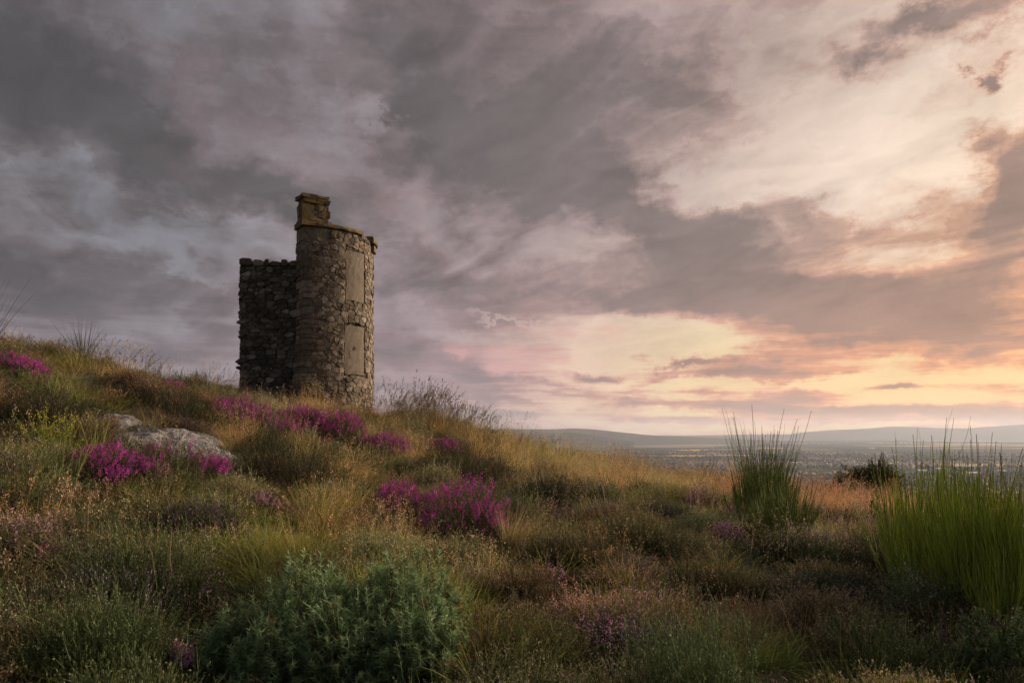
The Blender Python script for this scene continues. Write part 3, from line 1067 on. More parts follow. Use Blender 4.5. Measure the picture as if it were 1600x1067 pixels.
def spines(p, d, L, w, g):
    """stiff thorns, widest at the foot"""
    s = rand_perp(d, g)
    V = np.stack([p - s * (w * .5)[:, None], p + s * (w * .5)[:, None], p + d * L[:, None]], 1).reshape(-1, 3)
    return V, np.arange(len(p) * 3).reshape(-1, 3)


def bells(p, d, L, w, g):
    """little solid flower bells: a double pyramid"""
    s = rand_perp(d, g); u = np.cross(d, s)
    m_ = p + d * (L * .5)[:, None]; h = (w * .5)[:, None]
    V = np.stack([p, m_ + s * h, m_ + u * h, m_ - s * h, m_ - u * h, p + d * L[:, None]], 1).reshape(-1, 3)
    f0 = np.array([(0, 2, 1), (0, 3, 2), (0, 4, 3), (0, 1, 4), (5, 1, 2), (5, 2, 3), (5, 3, 4), (5, 4, 1)])
    Ft = (np.arange(len(p))[:, None, None] * 6 + f0[None]).reshape(-1, 3)
    return V, Ft


class Geo:
    """collects quads and triangles with vertex colours"""
    def __init__(self):
        self.v = []; self.q = []; self.c = []; self.n = 0

    def add(self, V, Fc, col):
        V = np.asarray(V); Fc = np.asarray(Fc)
        if Fc.shape[1] == 4:
            Fc = np.vstack([Fc[:, [0, 1, 2]], Fc[:, [0, 2, 3]]])
        self.v.append(V); self.q.append(Fc + self.n); self.n += len(V)
        c = np.empty((len(V), 3)); c[:] = col
        self.c.append(c)

    def mesh(self, name, m_):
        return mesh_from(name, np.vstack(self.v), np.vstack(self.q), [m_], False, np.vstack(self.c))


def mixc(a, b, t):
    t = np.asarray(t)[:, None]
    return np.asarray(a)[None] * (1 - t) + np.asarray(b)[None] * t


def jitc(c, n, g, s=.2):
    return np.asarray(c)[None] * np.clip(1 + g.normal(0, s, (n, 1)), .4, 1.8) * np.clip(1 + g.normal(0, s * .25, (n, 3)), .6, 1.4)


def plant_mat(name, tint=False, transl=.25, rough=.7, spec=.2):
    m = bpy.data.materials.new(name); m.use_nodes = True
    S = NT(m.node_tree)
    at_ = S.n('ShaderNodeAttribute'); at_.attribute_name = 'col'
    c = at_.outputs['Color']
    if tint:
        a2 = S.n('ShaderNodeAttribute'); a2.attribute_name = 'tint'; a2.attribute_type = 'INSTANCER'
        c = S.mix(1.0, c, a2.outputs['Color'], 'MULTIPLY')
    d = S.n('ShaderNodeBsdfPrincipled'); S.put(d.inputs['Base Color'], c); d.inputs['Roughness'].default_value = rough; d.inputs['Specular IOR Level'].default_value = spec
    t = S.n('ShaderNodeBsdfTranslucent'); S.put(t.inputs[0], c)
    mx = S.n('ShaderNodeMixShader'); mx.inputs[0].default_value = transl
    S.t.links.new(d.outputs[0], mx.inputs[1]); S.t.links.new(t.outputs[0], mx.inputs[2])
    o = S.n('ShaderNodeOutputMaterial'); S.t.links.new(mx.outputs[0], o.inputs[0])
    return m


M_COVER = plant_mat('moor_plants', True)
M_LEAF = plant_mat('plant_leaves')
M_FLOWER = plant_mat('heather_flowers', transl=.3, rough=.6)
M_STEM = plant_mat('green_stems', transl=.12, rough=.75, spec=.12)
M_WOOD = plant_mat('woody_stems', transl=0, rough=.9)


def dome_dirs(n, g, spread):
    a = g.uniform(0, 2 * math.pi, n); r = np.sqrt(g.uniform(0, 1, n)) * spread
    return unit(np.stack([np.cos(a) * r, np.sin(a) * r, np.ones(n)], 1))


def heather(g, geo, root, d, L, leafc, tipc, flower=None, fl_share=0.0, leaf_n=12, leaf_l=.011, leaf_w=.006, bell=False, stemc=(.05, .035, .022)):
    """upright heather sprigs clothed in tiny leaves, flower spikes at the top"""
    n = len(root)
    bend = g.normal(0, .22, (n, 3)); bend[:, 2] *= .3
    P = curve_pts(root, d, bend, L, 4)
    side = rand_perp(d, g)
    V, Fq, t = ribbons(P, side, np.full(n, .0045), 1.0)
    geo.add(V, Fq, mixc(stemc, leafc, t))
    # short side branchlets carry most of the leaves
    nb = 3
    tb = g.uniform(.35, .92, (n, nb)); tb[:, 0] = .97
    qb = root[:, None] + L[:, None, None] * (d[:, None] * tb[..., None] + bend[:, None] * (tb ** 2)[..., None])
    db = unit(d[:, None] + bend[:, None] * tb[..., None] + rand_perp(np.repeat(d[:, None], nb, 1), g) * g.uniform(.3, .95, (n, nb, 1)))
    Lb = np.minimum(L, .26)[:, None] * g.uniform(.18, .36, (n, nb))
    P2 = qb.reshape(-1, 3)[:, None] + db.reshape(-1, 3)[:, None] * (Lb.reshape(-1)[:, None, None] * np.array([0, .5, 1.0])[None, :, None])
    V, Fq, t2 = ribbons(P2, rand_perp(db.reshape(-1, 3), g), np.full(n * nb, .0038), 1.0)
    geo.add(V, Fq, mixc(leafc, tipc, t2 * .6))
    per_b = max(2, leaf_n // nb)
    leaf_n = per_b * nb
    tl = g.uniform(-.25, 1.0, (n, nb, per_b))
    q = qb[:, :, None] + db[:, :, None] * (Lb[..., None] * tl)[..., None]
    tt = np.clip(tb[..., None] * .75 + tl * .25, 0, 1).reshape(n, leaf_n)
    dirs = unit(np.repeat(db[:, :, None], per_b, 2) * .8 + g.normal(0, .6, (n, nb, per_b, 3)))
    q = q.reshape(-1, 3); dirs = dirs.reshape(-1, 3); tf = tt.reshape(-1)
    m_ = len(q)
    LL = leaf_l * g.uniform(.6, 1.4, m_); ww = leaf_w * g.uniform(.7, 1.3, m_)
    isf = np.zeros(m_, bool)
    if flower is not None:
        fs = np.repeat(g.uniform(size=n) < fl_share, leaf_n)
        isf = fs & (tf > .52)
    if (~isf).any():
        s = ~isf
        V, Fq = leaves(q[s], dirs[s], LL[s], ww[s], g)
        c = mixc(leafc, tipc, np.clip(tf[s] * 1.2 - .25, 0, 1)) * np.clip(1 + g.normal(0, .22, (s.sum(), 1)), .4, 1.7)
        geo.add(V, Fq, np.repeat(c, 4, 0))
    if isf.any():
        s = isf
        c = jitc(flower, s.sum(), g, .25)
        if bell:
            V, Ft = bells(q[s], dirs[s], LL[s] * 1.1, ww[s] * 1.6, g)
            geo.add(V, Ft, np.repeat(c, 6, 0))
        else:
            V, Fq = leaves(q[s], dirs[s], LL[s] * 1.0, ww[s] * 1.5, g)
            geo.add(V, Fq, np.repeat(c, 4, 0))


def grass(g, geo, root, d, L, w, c0, c1, droop=.5, k=5, wind=(-.15, .1, 0)):
    n = len(root)
    bend = np.stack([d[:, 0], d[:, 1], np.zeros(n)], 1) * droop * g.uniform(.3, 1.6, (n, 1)) + g.normal(0, .10, (n, 3)) + np.asarray(wind)[None]
    bend[:, 2] = -.35 * np.hypot(bend[:, 0], bend[:, 1])
    P = curve_pts(root, d, bend, L, k)
    V, Fq, t = ribbons(P, rand_perp(d, g), w, 1.2)
    cc = mixc(c0, c1, t) * np.repeat(np.clip(1 + g.normal(0, .25, n), .4, 1.8), (k + 1) * 2)[:, None]
    geo.add(V, Fq, cc)
    return P


def panicle(g, geo, P, c, spread=.02, nb=14, frac=.3, big=1.0):
    """loose seed heads at the top of stalks P"""
    n, k1, _ = P.shape
    tt = g.uniform(1 - frac, 1.0, (n, nb))
    idx = np.clip((tt * (k1 - 1)).astype(int), 0, k1 - 2); fr = tt * (k1 - 1) - idx
    ar = np.arange(n)[:, None]
    q = P[ar, idx] * (1 - fr[..., None]) + P[ar, idx + 1] * fr[..., None]
    d = unit(P[:, -1] - P[:, -2])[:, None] + g.normal(0, .6, (n, nb, 3))
    off = g.normal(0, spread, (n, nb, 3)) * (1.15 - tt)[..., None] * 2
    q = (q + off).reshape(-1, 3); d = unit(d.reshape(-1, 3))
    V, Fq = leaves(q, d, g.uniform(.010, .022, len(q)) * big, g.uniform(.003, .007, len(q)) * big, g)
    geo.add(V, Fq, np.repeat(jitc(c, len(q), g, .2), 4, 0))


# ------------------------------------------------------------------ prototypes for the ground cover (never linked to the scene)
PROTO = {}


def proto(kind, fn, count):
    colx = bpy.data.collections.new('cover_' + kind)
    for k in range(count):
        g = np.random.default_rng(abs(hash(kind)) % 1000 + k * 17 if False else sum(map(ord, kind)) * 31 + k * 17)
        geo = Geo()
        fn(g, geo)
        o = bpy.data.objects.new('%s_%02d' % (kind, k), geo.mesh(kind, M_COVER))
        colx.objects.link(o)
    PROTO[kind] = (colx, count)


def disc(g, n, r):
    a = g.uniform(0, 2 * math.pi, n); q = np.sqrt(g.uniform(0, 1, n)) * r
    return np.stack([np.cos(a) * q, np.sin(a) * q, np.full(n, -.02)], 1)


def heath_proto(flower, share, leafc, tipc, n=92, h=.175):
    def fn(g, geo):
        root = disc(g, n, .15)
        d = unit(np.stack([root[:, 0] * 3.0, root[:, 1] * 3.0, np.ones(n)], 1) + g.normal(0, .17, (n, 3)))
        heather(g, geo, root, d, h * g.uniform(.6, 1.15, n), leafc, tipc, flower, share, 21, .0095, .0050)
    return fn


proto('heath', heath_proto((.27, .235, .165), .22, (.058, .068, .028), (.21, .215, .10)), 4)
proto('heathbrown', heath_proto((.26, .185, .125), .6, (.066, .058, .028), (.21, .17, .09)), 4)
proto('heathmauve', heath_proto((.40, .25, .30), .5, (.060, .070, .034), (.20, .20, .11)), 3)
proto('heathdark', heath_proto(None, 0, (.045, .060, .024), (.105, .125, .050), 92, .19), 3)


def grass_proto(n, h, w, c0, c1, droop, r=.09, stalks=0, sc=(.35, .27, .15)):
    def fn(g, geo):
        root = disc(g, n, r)
        d = unit(np.stack([root[:, 0] * 5, root[:, 1] * 5, np.ones(n)], 1) + g.normal(0, .22, (n, 3)))
        grass(g, geo, root, d, h * g.uniform(.5, 1.2, n), w * g.uniform(.6, 1.3, n), c0, c1, droop)
        if stalks:
            root = disc(g, stalks, r)
            d = unit(g.normal(0, .16, (stalks, 3)) + np.array([0, 0, 1.0]))
            P = grass(g, geo, root, d, h * g.uniform(1.2, 1.9, stalks), np.full(stalks, .0032), c1, sc, .35, 6)
            panicle(g, geo, P, sc)
    return fn


proto('grassgreen', grass_proto(64, .27, .0058, (.10, .13, .025), (.27, .27, .07), .55, .13), 4)
proto('grassgold', grass_proto(60, .27, .0048, (.19, .17, .05), (.50, .36, .15), .5, .13, 6), 4)
proto('grassrust', grass_proto(60, .27, .0048, (.22, .15, .05), (.48, .28, .12), .6, .13, 5, (.46, .28, .17)), 3)
proto('moss', grass_proto(110, .13, .0055, (.10, .105, .025), (.24, .22, .065), .8, .16), 3)


def seed_fn(h):
    def fn(g, geo):
        n = 9
        root = disc(g, n, .10)
        d = unit(g.normal(0, .13, (n, 3)) + np.array([.05, 0, 1.0]))
        P = grass(g, geo, root, d, h * g.uniform(.6, 1.2, n), np.full(n, .0046), (.15, .13, .06), (.16, .12, .075), .25, 7, (.12, .02, 0))
        panicle(g, geo, P, (.15, .11, .08), .013, 32, .20, 1.35)
    return fn


proto('seed', seed_fn(.75), 4)


def gn_tree(kind, colx):
    t = bpy.data.node_groups.new('scatter_' + kind, 'GeometryNodeTree')
    t.interface.new_socket('Geometry', in_out='INPUT', socket_type='NodeSocketGeometry')
    t.interface.new_socket('Geometry', in_out='OUTPUT', socket_type='NodeSocketGeometry')
    gi = t.nodes.new('NodeGroupInput'); go = t.nodes.new('NodeGroupOutput')
    ci = t.nodes.new('GeometryNodeCollectionInfo')
    ci.inputs['Collection'].default_value = colx
    ci.inputs['Separate Children'].default_value = True
    ci.inputs['Reset Children'].default_value = True
    ip = t.nodes.new('GeometryNodeInstanceOnPoints')
    ip.inputs['Pick Instance'].default_value = True

    def named(nm, typ):
        n = t.nodes.new('GeometryNodeInputNamedAttribute'); n.data_type = typ
        n.inputs['Name'].default_value = nm
        return n.outputs[0]
    L = t.links.new
    L(gi.outputs[0], ip.inputs['Points']); L(ci.outputs[0], ip.inputs['Instance'])
    L(named('idx', 'INT'), ip.inputs['Instance Index'])
    L(named('rot', 'FLOAT_VECTOR'), ip.inputs['Rotation'])
    L(named('scl', 'FLOAT_VECTOR'), ip.inputs['Scale'])
    L(ip.outputs[0], go.inputs[0])
    return t


def scatter(name, kind, pos, rot, scl, tint, seed, label):
    colx, cnt = PROTO[kind]
    n = len(pos)
    g = np.random.default_rng(seed)
    me = bpy.data.meshes.new(name)
    me.vertices.add(n)
    me.vertices.foreach_set('co', pos.astype(np.float32).ravel())
    def attr(nm, typ, data, key):
        a = me.attributes.new(nm, typ, 'POINT'); a.data.foreach_set(key, data.ravel())
    attr('idx', 'INT', g.integers(0, cnt, n).astype(np.int32), 'value')
    attr('rot', 'FLOAT_VECTOR', rot.astype(np.float32), 'vector')
    attr('scl', 'FLOAT_VECTOR', scl.astype(np.float32), 'vector')
    c = np.ones((n, 4), np.float32); c[:, :3] = tint
    attr('tint', 'FLOAT_COLOR', c, 'color')
    me.update()
    o = link(name, me)
    md = o.modifiers.new('scatter', 'NODES'); md.node_group = gn_tree(kind, colx)
    o['kind'] = 'stuff'; o['label'] = label
    return o


# ------------------------------------------------------------------ where each kind of plant grows
N0 = 27000
azi = np.radians(rng.uniform(-44, 44, N0))
# more points near by, where each sprig shows
rad = 2.3 + (32 - 2.3) * rng.uniform(0, 1, N0) ** 1.55
X = np.sin(azi) * rad; Y_ = np.cos(azi) * rad
Zg = ground(X, Y_)
# photograph pixel that each point stands under, used only to read off which plant community it belongs to
PXX = 800 + F * X / np.maximum(Y_, .5); PYY = HZ - F * (Zg + .15 - EYE) / np.maximum(Y_, .5)


def zone(lst):
    r = np.zeros(N0)
    for (cx, cy, rx, ry, rot_, s) in lst:
        x, y, z_ = hit(cx, cy, .15)
        # a patch on the ground with the extent the photograph shows
        xl = hit(cx - rx, cy, .15)[0]; xr = hit(cx + rx, cy, .15)[0]
        yn = hit(cx, min(cy + ry, 1066), .15)[1]; yf = hit(cx, cy - ry, .15)[1]
        ex = max(.25, (xr - xl) / 2); ey = max(.3, (yf - yn) / 2)
        dxx = (X - x) / ex; dyy = (Y_ - (yn + yf) / 2) / ey
        r = np.maximum(r, s * np.exp(-(dxx ** 2 + dyy ** 2) * .9))
    return r


gold = zone([(450, 650, 150, 30, 0, 1), (620, 690, 90, 25, 0, 1), (700, 660, 200, 25, 0, 1), (850, 720, 150, 25, 0, 1), (1000, 745, 180, 20, 0, 1), (1180, 770, 150, 20, 0, .8),
             (560, 725, 40, 25, 0, .6), (640, 740, 50, 20, 0, .5), (600, 850, 60, 18, 0, .6), (340, 690, 30, 20, 0, .9), (300, 610, 60, 10, 0, .3), (1010, 850, 60, 40, 0, .35), (880, 745, 60, 20, 0, .6)])
rust = zone([(1290, 785, 80, 30, 0, 1.1), (1080, 760, 90, 15, 0, .6), (1380, 800, 40, 25, 0, .7), (820, 860, 70, 30, 0, .4), (960, 755, 60, 14, 0, .6), (600, 830, 60, 35, 0, .4), (160, 705, 60, 14, 0, .4)])
green = zone([(480, 820, 150, 40, 0, .9), (300, 790, 110, 25, 0, .55), (110, 715, 70, 25, 0, .7), (220, 775, 90, 25, 0, .45), (360, 870, 80, 40, 0, .9), (400, 612, 40, 8, 0, 1.0), (650, 660, 60, 20, 0, .7),
              (830, 890, 60, 40, 0, .5), (900, 720, 60, 20, 0, .5), (140, 860, 60, 40, 0, .4), (1000, 840, 90, 40, 0, .55), (960, 900, 80, 40, 0, .4), (240, 720, 120, 10, 0, .5)])
darkz = zone([(300, 1040, 160, 50, 0, .7), (90, 1010, 140, 60, 0, .6), (700, 1045, 120, 40, 0, .6), (1040, 1040, 140, 40, 0, .6), (1320, 1040, 160, 50, 0, .7), (1180, 900, 100, 30, 0, .4), (60, 640, 110, 45, 0, 1.0), (60, 800, 120, 40, 0, .8), (1000, 800, 120, 30, 0, .5), (250, 860, 90, 30, 0, .5), (700, 880, 80, 30, 0, .3), (450, 715, 110, 30, 0, .5), (740, 715, 80, 30, 0, .5), (860, 760, 60, 25, 0, .5), (560, 1040, 320, 60, 0, .4), (860, 1030, 100, 50, 0, .7), (1450, 930, 140, 60, 0, .6), (1250, 870, 120, 40, 0, .5), (200, 560, 120, 30, 0, .4), (120, 950, 120, 60, 0, .5)])  # dark heather patches; the nearest rows also paint the foreground's shade
brown = zone([(220, 590, 160, 40, 0, 1), (80, 570, 120, 30, 0, .9), (30, 1000, 120, 80, 0, 1), (760, 1020, 120, 60, 0, .9), (1180, 980, 150, 70, 0, .9), (330, 620, 60, 30, 0, .8), (200, 640, 100, 25, 0, .7), (1350, 960, 160, 60, 0, .7), (930, 790, 100, 40, 0, .7)])
mauve = zone([(930, 980, 130, 50, 0, .8), (1130, 830, 30, 20, 0, .5), (250, 830, 100, 40, 0, .5), (850, 900, 60, 40, 0, .5), (460, 1010, 100, 40, 0, .4), (1330, 920, 120, 50, 0, .6), (430, 780, 60, 25, 0, .5), (1450, 840, 60, 40, 0, .6), (100, 830, 80, 40, 0, .4), (1000, 930, 200, 60, 0, .5)])
# the moor is a mosaic of single plants: each about half a metre across, domed, of one kind and tint
NP_ = 2200
pa_z = np.radians(rng.uniform(-45, 45, NP_)); pr_d = 2.0 + 31 * rng.uniform(0, 1, NP_) ** .75
SX = np.sin(pa_z) * pr_d; SY = np.cos(pa_z) * pr_d
own = np.empty(N0, int); own_d = np.empty(N0); own_g = np.empty(N0)
for s_ in range(0, N0, 3000):
    e_ = slice(s_, s_ + 3000)
    dq = np.hypot(X[e_, None] - SX[None], Y_[e_, None] - SY[None])
    o2 = np.argpartition(dq, 1, axis=1)[:, :2]
    d2 = np.take_along_axis(dq, o2, 1)
    f_ = np.argsort(d2, 1)
    d2 = np.take_along_axis(d2, f_, 1); o2 = np.take_along_axis(o2, f_, 1)
    own[e_] = o2[:, 0]; own_d[e_] = d2[:, 0]; own_g[e_] = (d2[:, 1] - d2[:, 0]) / np.maximum(d2[:, 1] + d2[:, 0], 1e-6)
nz1 = fbm(SX * .8 + 31, SY * .8, 41, 3)[own]; nz2 = fbm(SX * 1.3, SY * 1.3 + 7, 51, 3)[own]; nz3 = fbm(SX * 1.9 + 5, SY * 1.9, 61, 2)[own]
rp = rng.gumbel(0, .10, (NP_, 8))[own]
score = np.stack([
    .50 + (nz1 - .5) * .8,                                    # heath
    .36 + brown * .5 + (nz2 - .5) * .9,                       # heathbrown
    .20 + mauve * .5 + (nz3 - .5) * .9,                       # heathmauve
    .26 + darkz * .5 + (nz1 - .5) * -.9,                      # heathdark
    .17 + green * .8 + (nz2 - .5) * -1.0,                    # grassgreen
    .02 + gold * 1.1 + (nz3 - .5) * .8 - .5 * (Y_ < 5.2),                      # grassgold
    -.02 + rust * 1.15 + (nz3 - .5) * -.7 - .5 * (Y_ < 5.2),                      # grassrust
    .20 + green * .35 + rust * .2 + (nz3 - .5) * -.9,         # moss
], 1) + rp + rng.gumbel(0, .06, (N0, 8))
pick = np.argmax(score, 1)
# stray grass comes up through everything
stray = rng.uniform(size=N0) < .09
pick[stray] = rng.choice([4, 5, 6], stray.sum(), p=[.45, .40, .15])
pick[(Y_ < 5.6) & (pick >= 5) & (pick < 7)] = 4
plant_tint = np.clip(1.12 + rng.normal(0, .32, NP_), .45, 2.0)[own]
plant_hue = np.clip(rng.normal(0.03, .18, NP_), -.22, .5)[own]
plant_h = np.clip(1.08 + rng.normal(0, .28, NP_), .5, 1.7)[own]
KINDS_ = ['heath', 'heathbrown', 'heathmauve', 'heathdark', 'grassgreen', 'grassgold', 'grassrust', 'moss']
LAB = {'heath': ('heather', 'low grey-green heather covering the moor'), 'heathbrown': ('heather', 'brown seeding heather covering the slope'),
       'heathmauve': ('heather', 'pale mauve flowering heather among the grass'), 'heathdark': ('heather', 'dark green leafy heather, near the viewer also standing in for shade'),
       'grassgreen': ('grass', 'short yellow-green moor grass'), 'grassgold': ('grass', 'long golden dry grass along the hilltop'),
       'grassrust': ('grass', 'rust coloured dry grass on the right slope'), 'moss': ('moss', 'low mossy turf between the heather')}
# keep clear: the tower's footprint, the rocks, the larger bushes (filled in below)
CLEAR = [(CX, CY, TR + .02), ((FX0 + FX1) / 2 - .3, FYD + .2, .75)]


LOWS = []          # low turf in front of plants that show clearly


def low_before(x, y, r_):
    L_ = math.hypot(x, y)
    for dd in (.2, .45, .75):
        LOWS.append((x * (1 - dd / L_), y * (1 - dd / L_), r_))


def keep(x, y):
    k = np.ones(len(x), bool)
    for (a, b, r_) in CLEAR:
        k &= np.hypot(x - a, y - b) > r_
    return k
# ------------------------------------------------------------------ the lichened rock
m_rock, S, p, _ = mat('lichened_rock')
geo = S.n('ShaderNodeNewGeometry').outputs['Position']
n1 = S.noise(geo, 5, 7, .68); n2 = S.noise(geo, 22, 6, .7)
st_ = S.n('ShaderNodeMapping'); S.put(st_.inputs[0], geo); st_.inputs['Rotation'].default_value = (R(20), R(8), R(25)); st_.inputs['Scale'].default_value = (2, 2, 16)
n3 = S.noise(st_.outputs[0], 1.6, 5, .6)
c = S.ramp(n1, [(.3, (.115, .105, .11, 1)), (.5, (.24, .225, .235, 1)), (.7, (.36, .345, .35, 1))])
c = S.mix(S.rng(n2, .50, .66), c, S.vm('SCALE', c, s=.40))
c = S.mix(S.m('MULTIPLY', S.rng(S.noise(geo, 11, 4, .6), .60, .68), .8), c, (.46, .46, .45, 1))
c = S.mix(S.m('MULTIPLY', S.rng(n3, .56, .68), .7), c, (.06, .05, .045, 1))
S.put(p.inputs['Base Color'], c); p.inputs['Roughness'].default_value = .95; p.inputs['Specular IOR Level'].default_value = .2
b = S.n('ShaderNodeBump'); b.inputs['Strength'].default_value = 1; b.inputs['Distance'].default_value = .04
S.put(b.inputs['Height'], S.m('ADD', S.m('ADD', n1, S.m('MULTIPLY', n2, .6)), S.m('MULTIPLY', n3, .7))); S.put(p.inputs['Normal'], b.outputs[0])


def rock(pts, label, seed, thick):
    """a low outcrop: outline given as pixels on the slope, domed and cracked"""
    P = np.array([hit(a, b_, .12) for a, b_ in pts])
    c0 = P.mean(0)
    k1, k2 = 72, 16
    # radial outline
    an = np.arctan2(P[:, 1] - c0[1], P[:, 0] - c0[0]); rd = np.hypot(P[:, 1] - c0[1], P[:, 0] - c0[0])
    o_ = np.argsort(an); an = an[o_]; rd = rd[o_]
    tq = np.linspace(-math.pi, math.pi, k1, endpoint=False)
    ro = np.interp(tq, np.concatenate([an - 2 * math.pi, an, an + 2 * math.pi]), np.tile(rd, 3))
    V = []; Fc = []
    for k in range(k2 + 1):
        f = k / k2
        r_ = ro * (1 - f) ** .75
        x = c0[0] + np.cos(tq) * r_; y = c0[1] + np.sin(tq) * r_
        zg = ground(x, y)
        dome = math.sin(f * math.pi / 2) ** .5
        stp = np.floor((fbm(x * 3.4 + y * 1.2, y * 5.5, seed, 3)) * 6) / 6
        z = zg - .10 + (thick + .10) * dome * (.82 + .28 * (stp - .4)) + (fbm(x * 12, y * 12, seed + 3, 3) - .5) * .05 * dome
        V.append(np.stack([x, y, z], 1))
    V = np.concatenate(V); base = np.array([c0[0], c0[1], g1(c0[0], c0[1])])
    for k in range(k2):
        for q in range(k1):
            Fc.append((k * k1 + q, k * k1 + (q + 1) % k1, (k + 1) * k1 + (q + 1) % k1, (k + 1) * k1 + q))
    o = link('rock', mesh_from('rock', V - base, Fc, [m_rock], False), None, base)
    tag(o, label, 'rock')
    CLEAR.append((c0[0], c0[1], float(np.median(ro)) * .8))
    return o


rock([(185, 662), (250, 650), (310, 664), (350, 690), (356, 722), (340, 742), (300, 735), (240, 722), (195, 700)], 'large pale grey lichened rock outcrop behind pink heather', 3, .21)
rock([(150, 640), (180, 632), (215, 642), (212, 658), (170, 660)], 'small flat grey stone above the large rock', 8, .09)


# ------------------------------------------------------------------ clumps of heather that stand out
def clump(name, label, cat, px, py, wpx, hpx, kind, group=None, seed=0, lift=.0):
    """px, py: where its foot stands; wpx, hpx: how broad and tall it shows"""
    x, y, z = hit(px, py, lift)
    k = y / F
    rx = wpx * k / 2; h = max(.16, hpx * k); ry = min(rx * .9, .55)
    g = np.random.default_rng(100 + seed)
    n = int(np.clip(rx * ry * 3.14 * 1500 + 60, 110, 950))
    if kind == 'dark':
        n = int(n * .9)
    t = thing(name, label, cat, (x, y, z - .03), 0, group)
    a = g.uniform(0, 2 * math.pi, n); q = np.sqrt(g.uniform(0, 1, n))
    lob = 1 + .22 * np.sin(a * 3 + seed) + .12 * np.sin(a * 5 + seed * 2)
    root = np.stack([np.cos(a) * q * rx * .82 * lob, np.sin(a) * q * ry * .82 * lob, np.zeros(n)], 1)
    root[:, 2] = ground(root[:, 0] + x, root[:, 1] + y) - z
    d = unit(np.stack([np.cos(a) * q * .55, np.sin(a) * q * .55, np.ones(n)], 1) + g.normal(0, .16, (n, 3)))
    hum = .62 + .6 * fbm(root[:, 0] * 5 + seed, root[:, 1] * 5, seed + 70, 2)
    L = h * np.sqrt(np.maximum(.10, 1 - q ** 2 * .75)) * hum * g.uniform(.8, 1.12, n)
    gs = Geo(); gf_ = Geo()
    if kind == 'bell':
        # woody, dark leafed stems, then the flower spikes as a part of their own
        heather(g, gs, root, d, L * .86, (.050, .062, .028), (.10, .11, .05), None, 0, 11, .012, .005, stemc=(.05, .03, .022))
        share = fbm(root[:, 0] * 6, root[:, 1] * 6 + 9, seed + 5, 2)
        s = (g.uniform(size=n) < np.clip((share - .34) * 3.0, .05, .80))
        r2 = root[s] + d[s] * (L[s] * .72)[:, None]
        m_ = 16
        n2 = len(r2)
        tt = g.uniform(0, 1, (n2, m_))
        spk = np.minimum(L[s] * .36, .075)
        qq = r2[:, None] + d[s][:, None] * (tt * spk[:, None])[..., None] + g.normal(0, .0075, (n2, m_, 3))
        dd = unit(d[s][:, None] * .1 + g.normal(0, 1, (n2, m_, 3)))
        V, Ft = bells(qq.reshape(-1, 3), dd.reshape(-1, 3), g.uniform(.009, .016, n2 * m_), g.uniform(.008, .012, n2 * m_), g)
        fade = np.repeat(g.uniform(size=n2) < .15, m_)
        cc = np.repeat(jitc((.53, .062, .42), n2, g, .28), m_, 0) * np.clip(1 + g.normal(0, .15, (n2 * m_, 1)), .5, 1.5)
        cc[np.repeat(g.uniform(size=n2) < .35, m_)] *= np.array([1.25, 1.3, 1.25])
        cc[fade] = jitc((.46, .20, .14), fade.sum(), g, .25)
        gf_.add(V, Ft, np.repeat(cc, 6, 0))
        link('foliage', gs.mesh('foliage', M_LEAF), t)
        link('flower_heads', gf_.mesh('flower_heads', M_FLOWER), t)
    elif kind == 'mauve':
        heather(g, gs, root, d, L, (.055, .062, .034), (.10, .10, .055), None, 0, 10, .012, .006)
        s = g.uniform(size=n) < (.8 if wpx < 60 else .4)
        m_ = 14; r2 = root[s] + d[s] * (L[s] * .55)[:, None]; n2 = len(r2)
        tt = g.uniform(0, 1, (n2, m_))
        qq = r2[:, None] + d[s][:, None] * (tt * L[s][:, None] * .5)[..., None] + g.normal(0, .006, (n2, m_, 3))
        dd = unit(d[s][:, None] * .5 + g.normal(0, 1, (n2, m_, 3)))
        V, Ft = bells(qq.reshape(-1, 3), dd.reshape(-1, 3), g.uniform(.010, .017, n2 * m_), g.uniform(.008, .013, n2 * m_), g)
        gf_.add(V, Ft, np.repeat(jitc((.80, .47, .62), n2 * m_, g, .22), 6, 0))
        link('foliage', gs.mesh('foliage', M_LEAF), t)
        link('flower_heads', gf_.mesh('flower_heads', M_FLOWER), t)
    elif kind == 'dark':
        heather(g, gs, root, d, L, (.024, .030, .014), (.060, .062, .030), None, 0, 15, .013, .006)
        link('foliage', gs.mesh('foliage', M_LEAF), t)
        s = g.uniform(size=n) < .18
        if s.any():
            heather(g, gf_, root[s], d[s], L[s] * 1.06, (.11, .09, .05), (.23, .18, .115), (.30, .21, .15), .9, 9, .012, .0055)
            link('seed_heads', gf_.mesh('seed_heads', M_LEAF), t)
    CLEAR.append((x, y, min(rx, ry) * .75))
    low_before(x, y - ry * .8, max(.22, rx * .8))
    return t


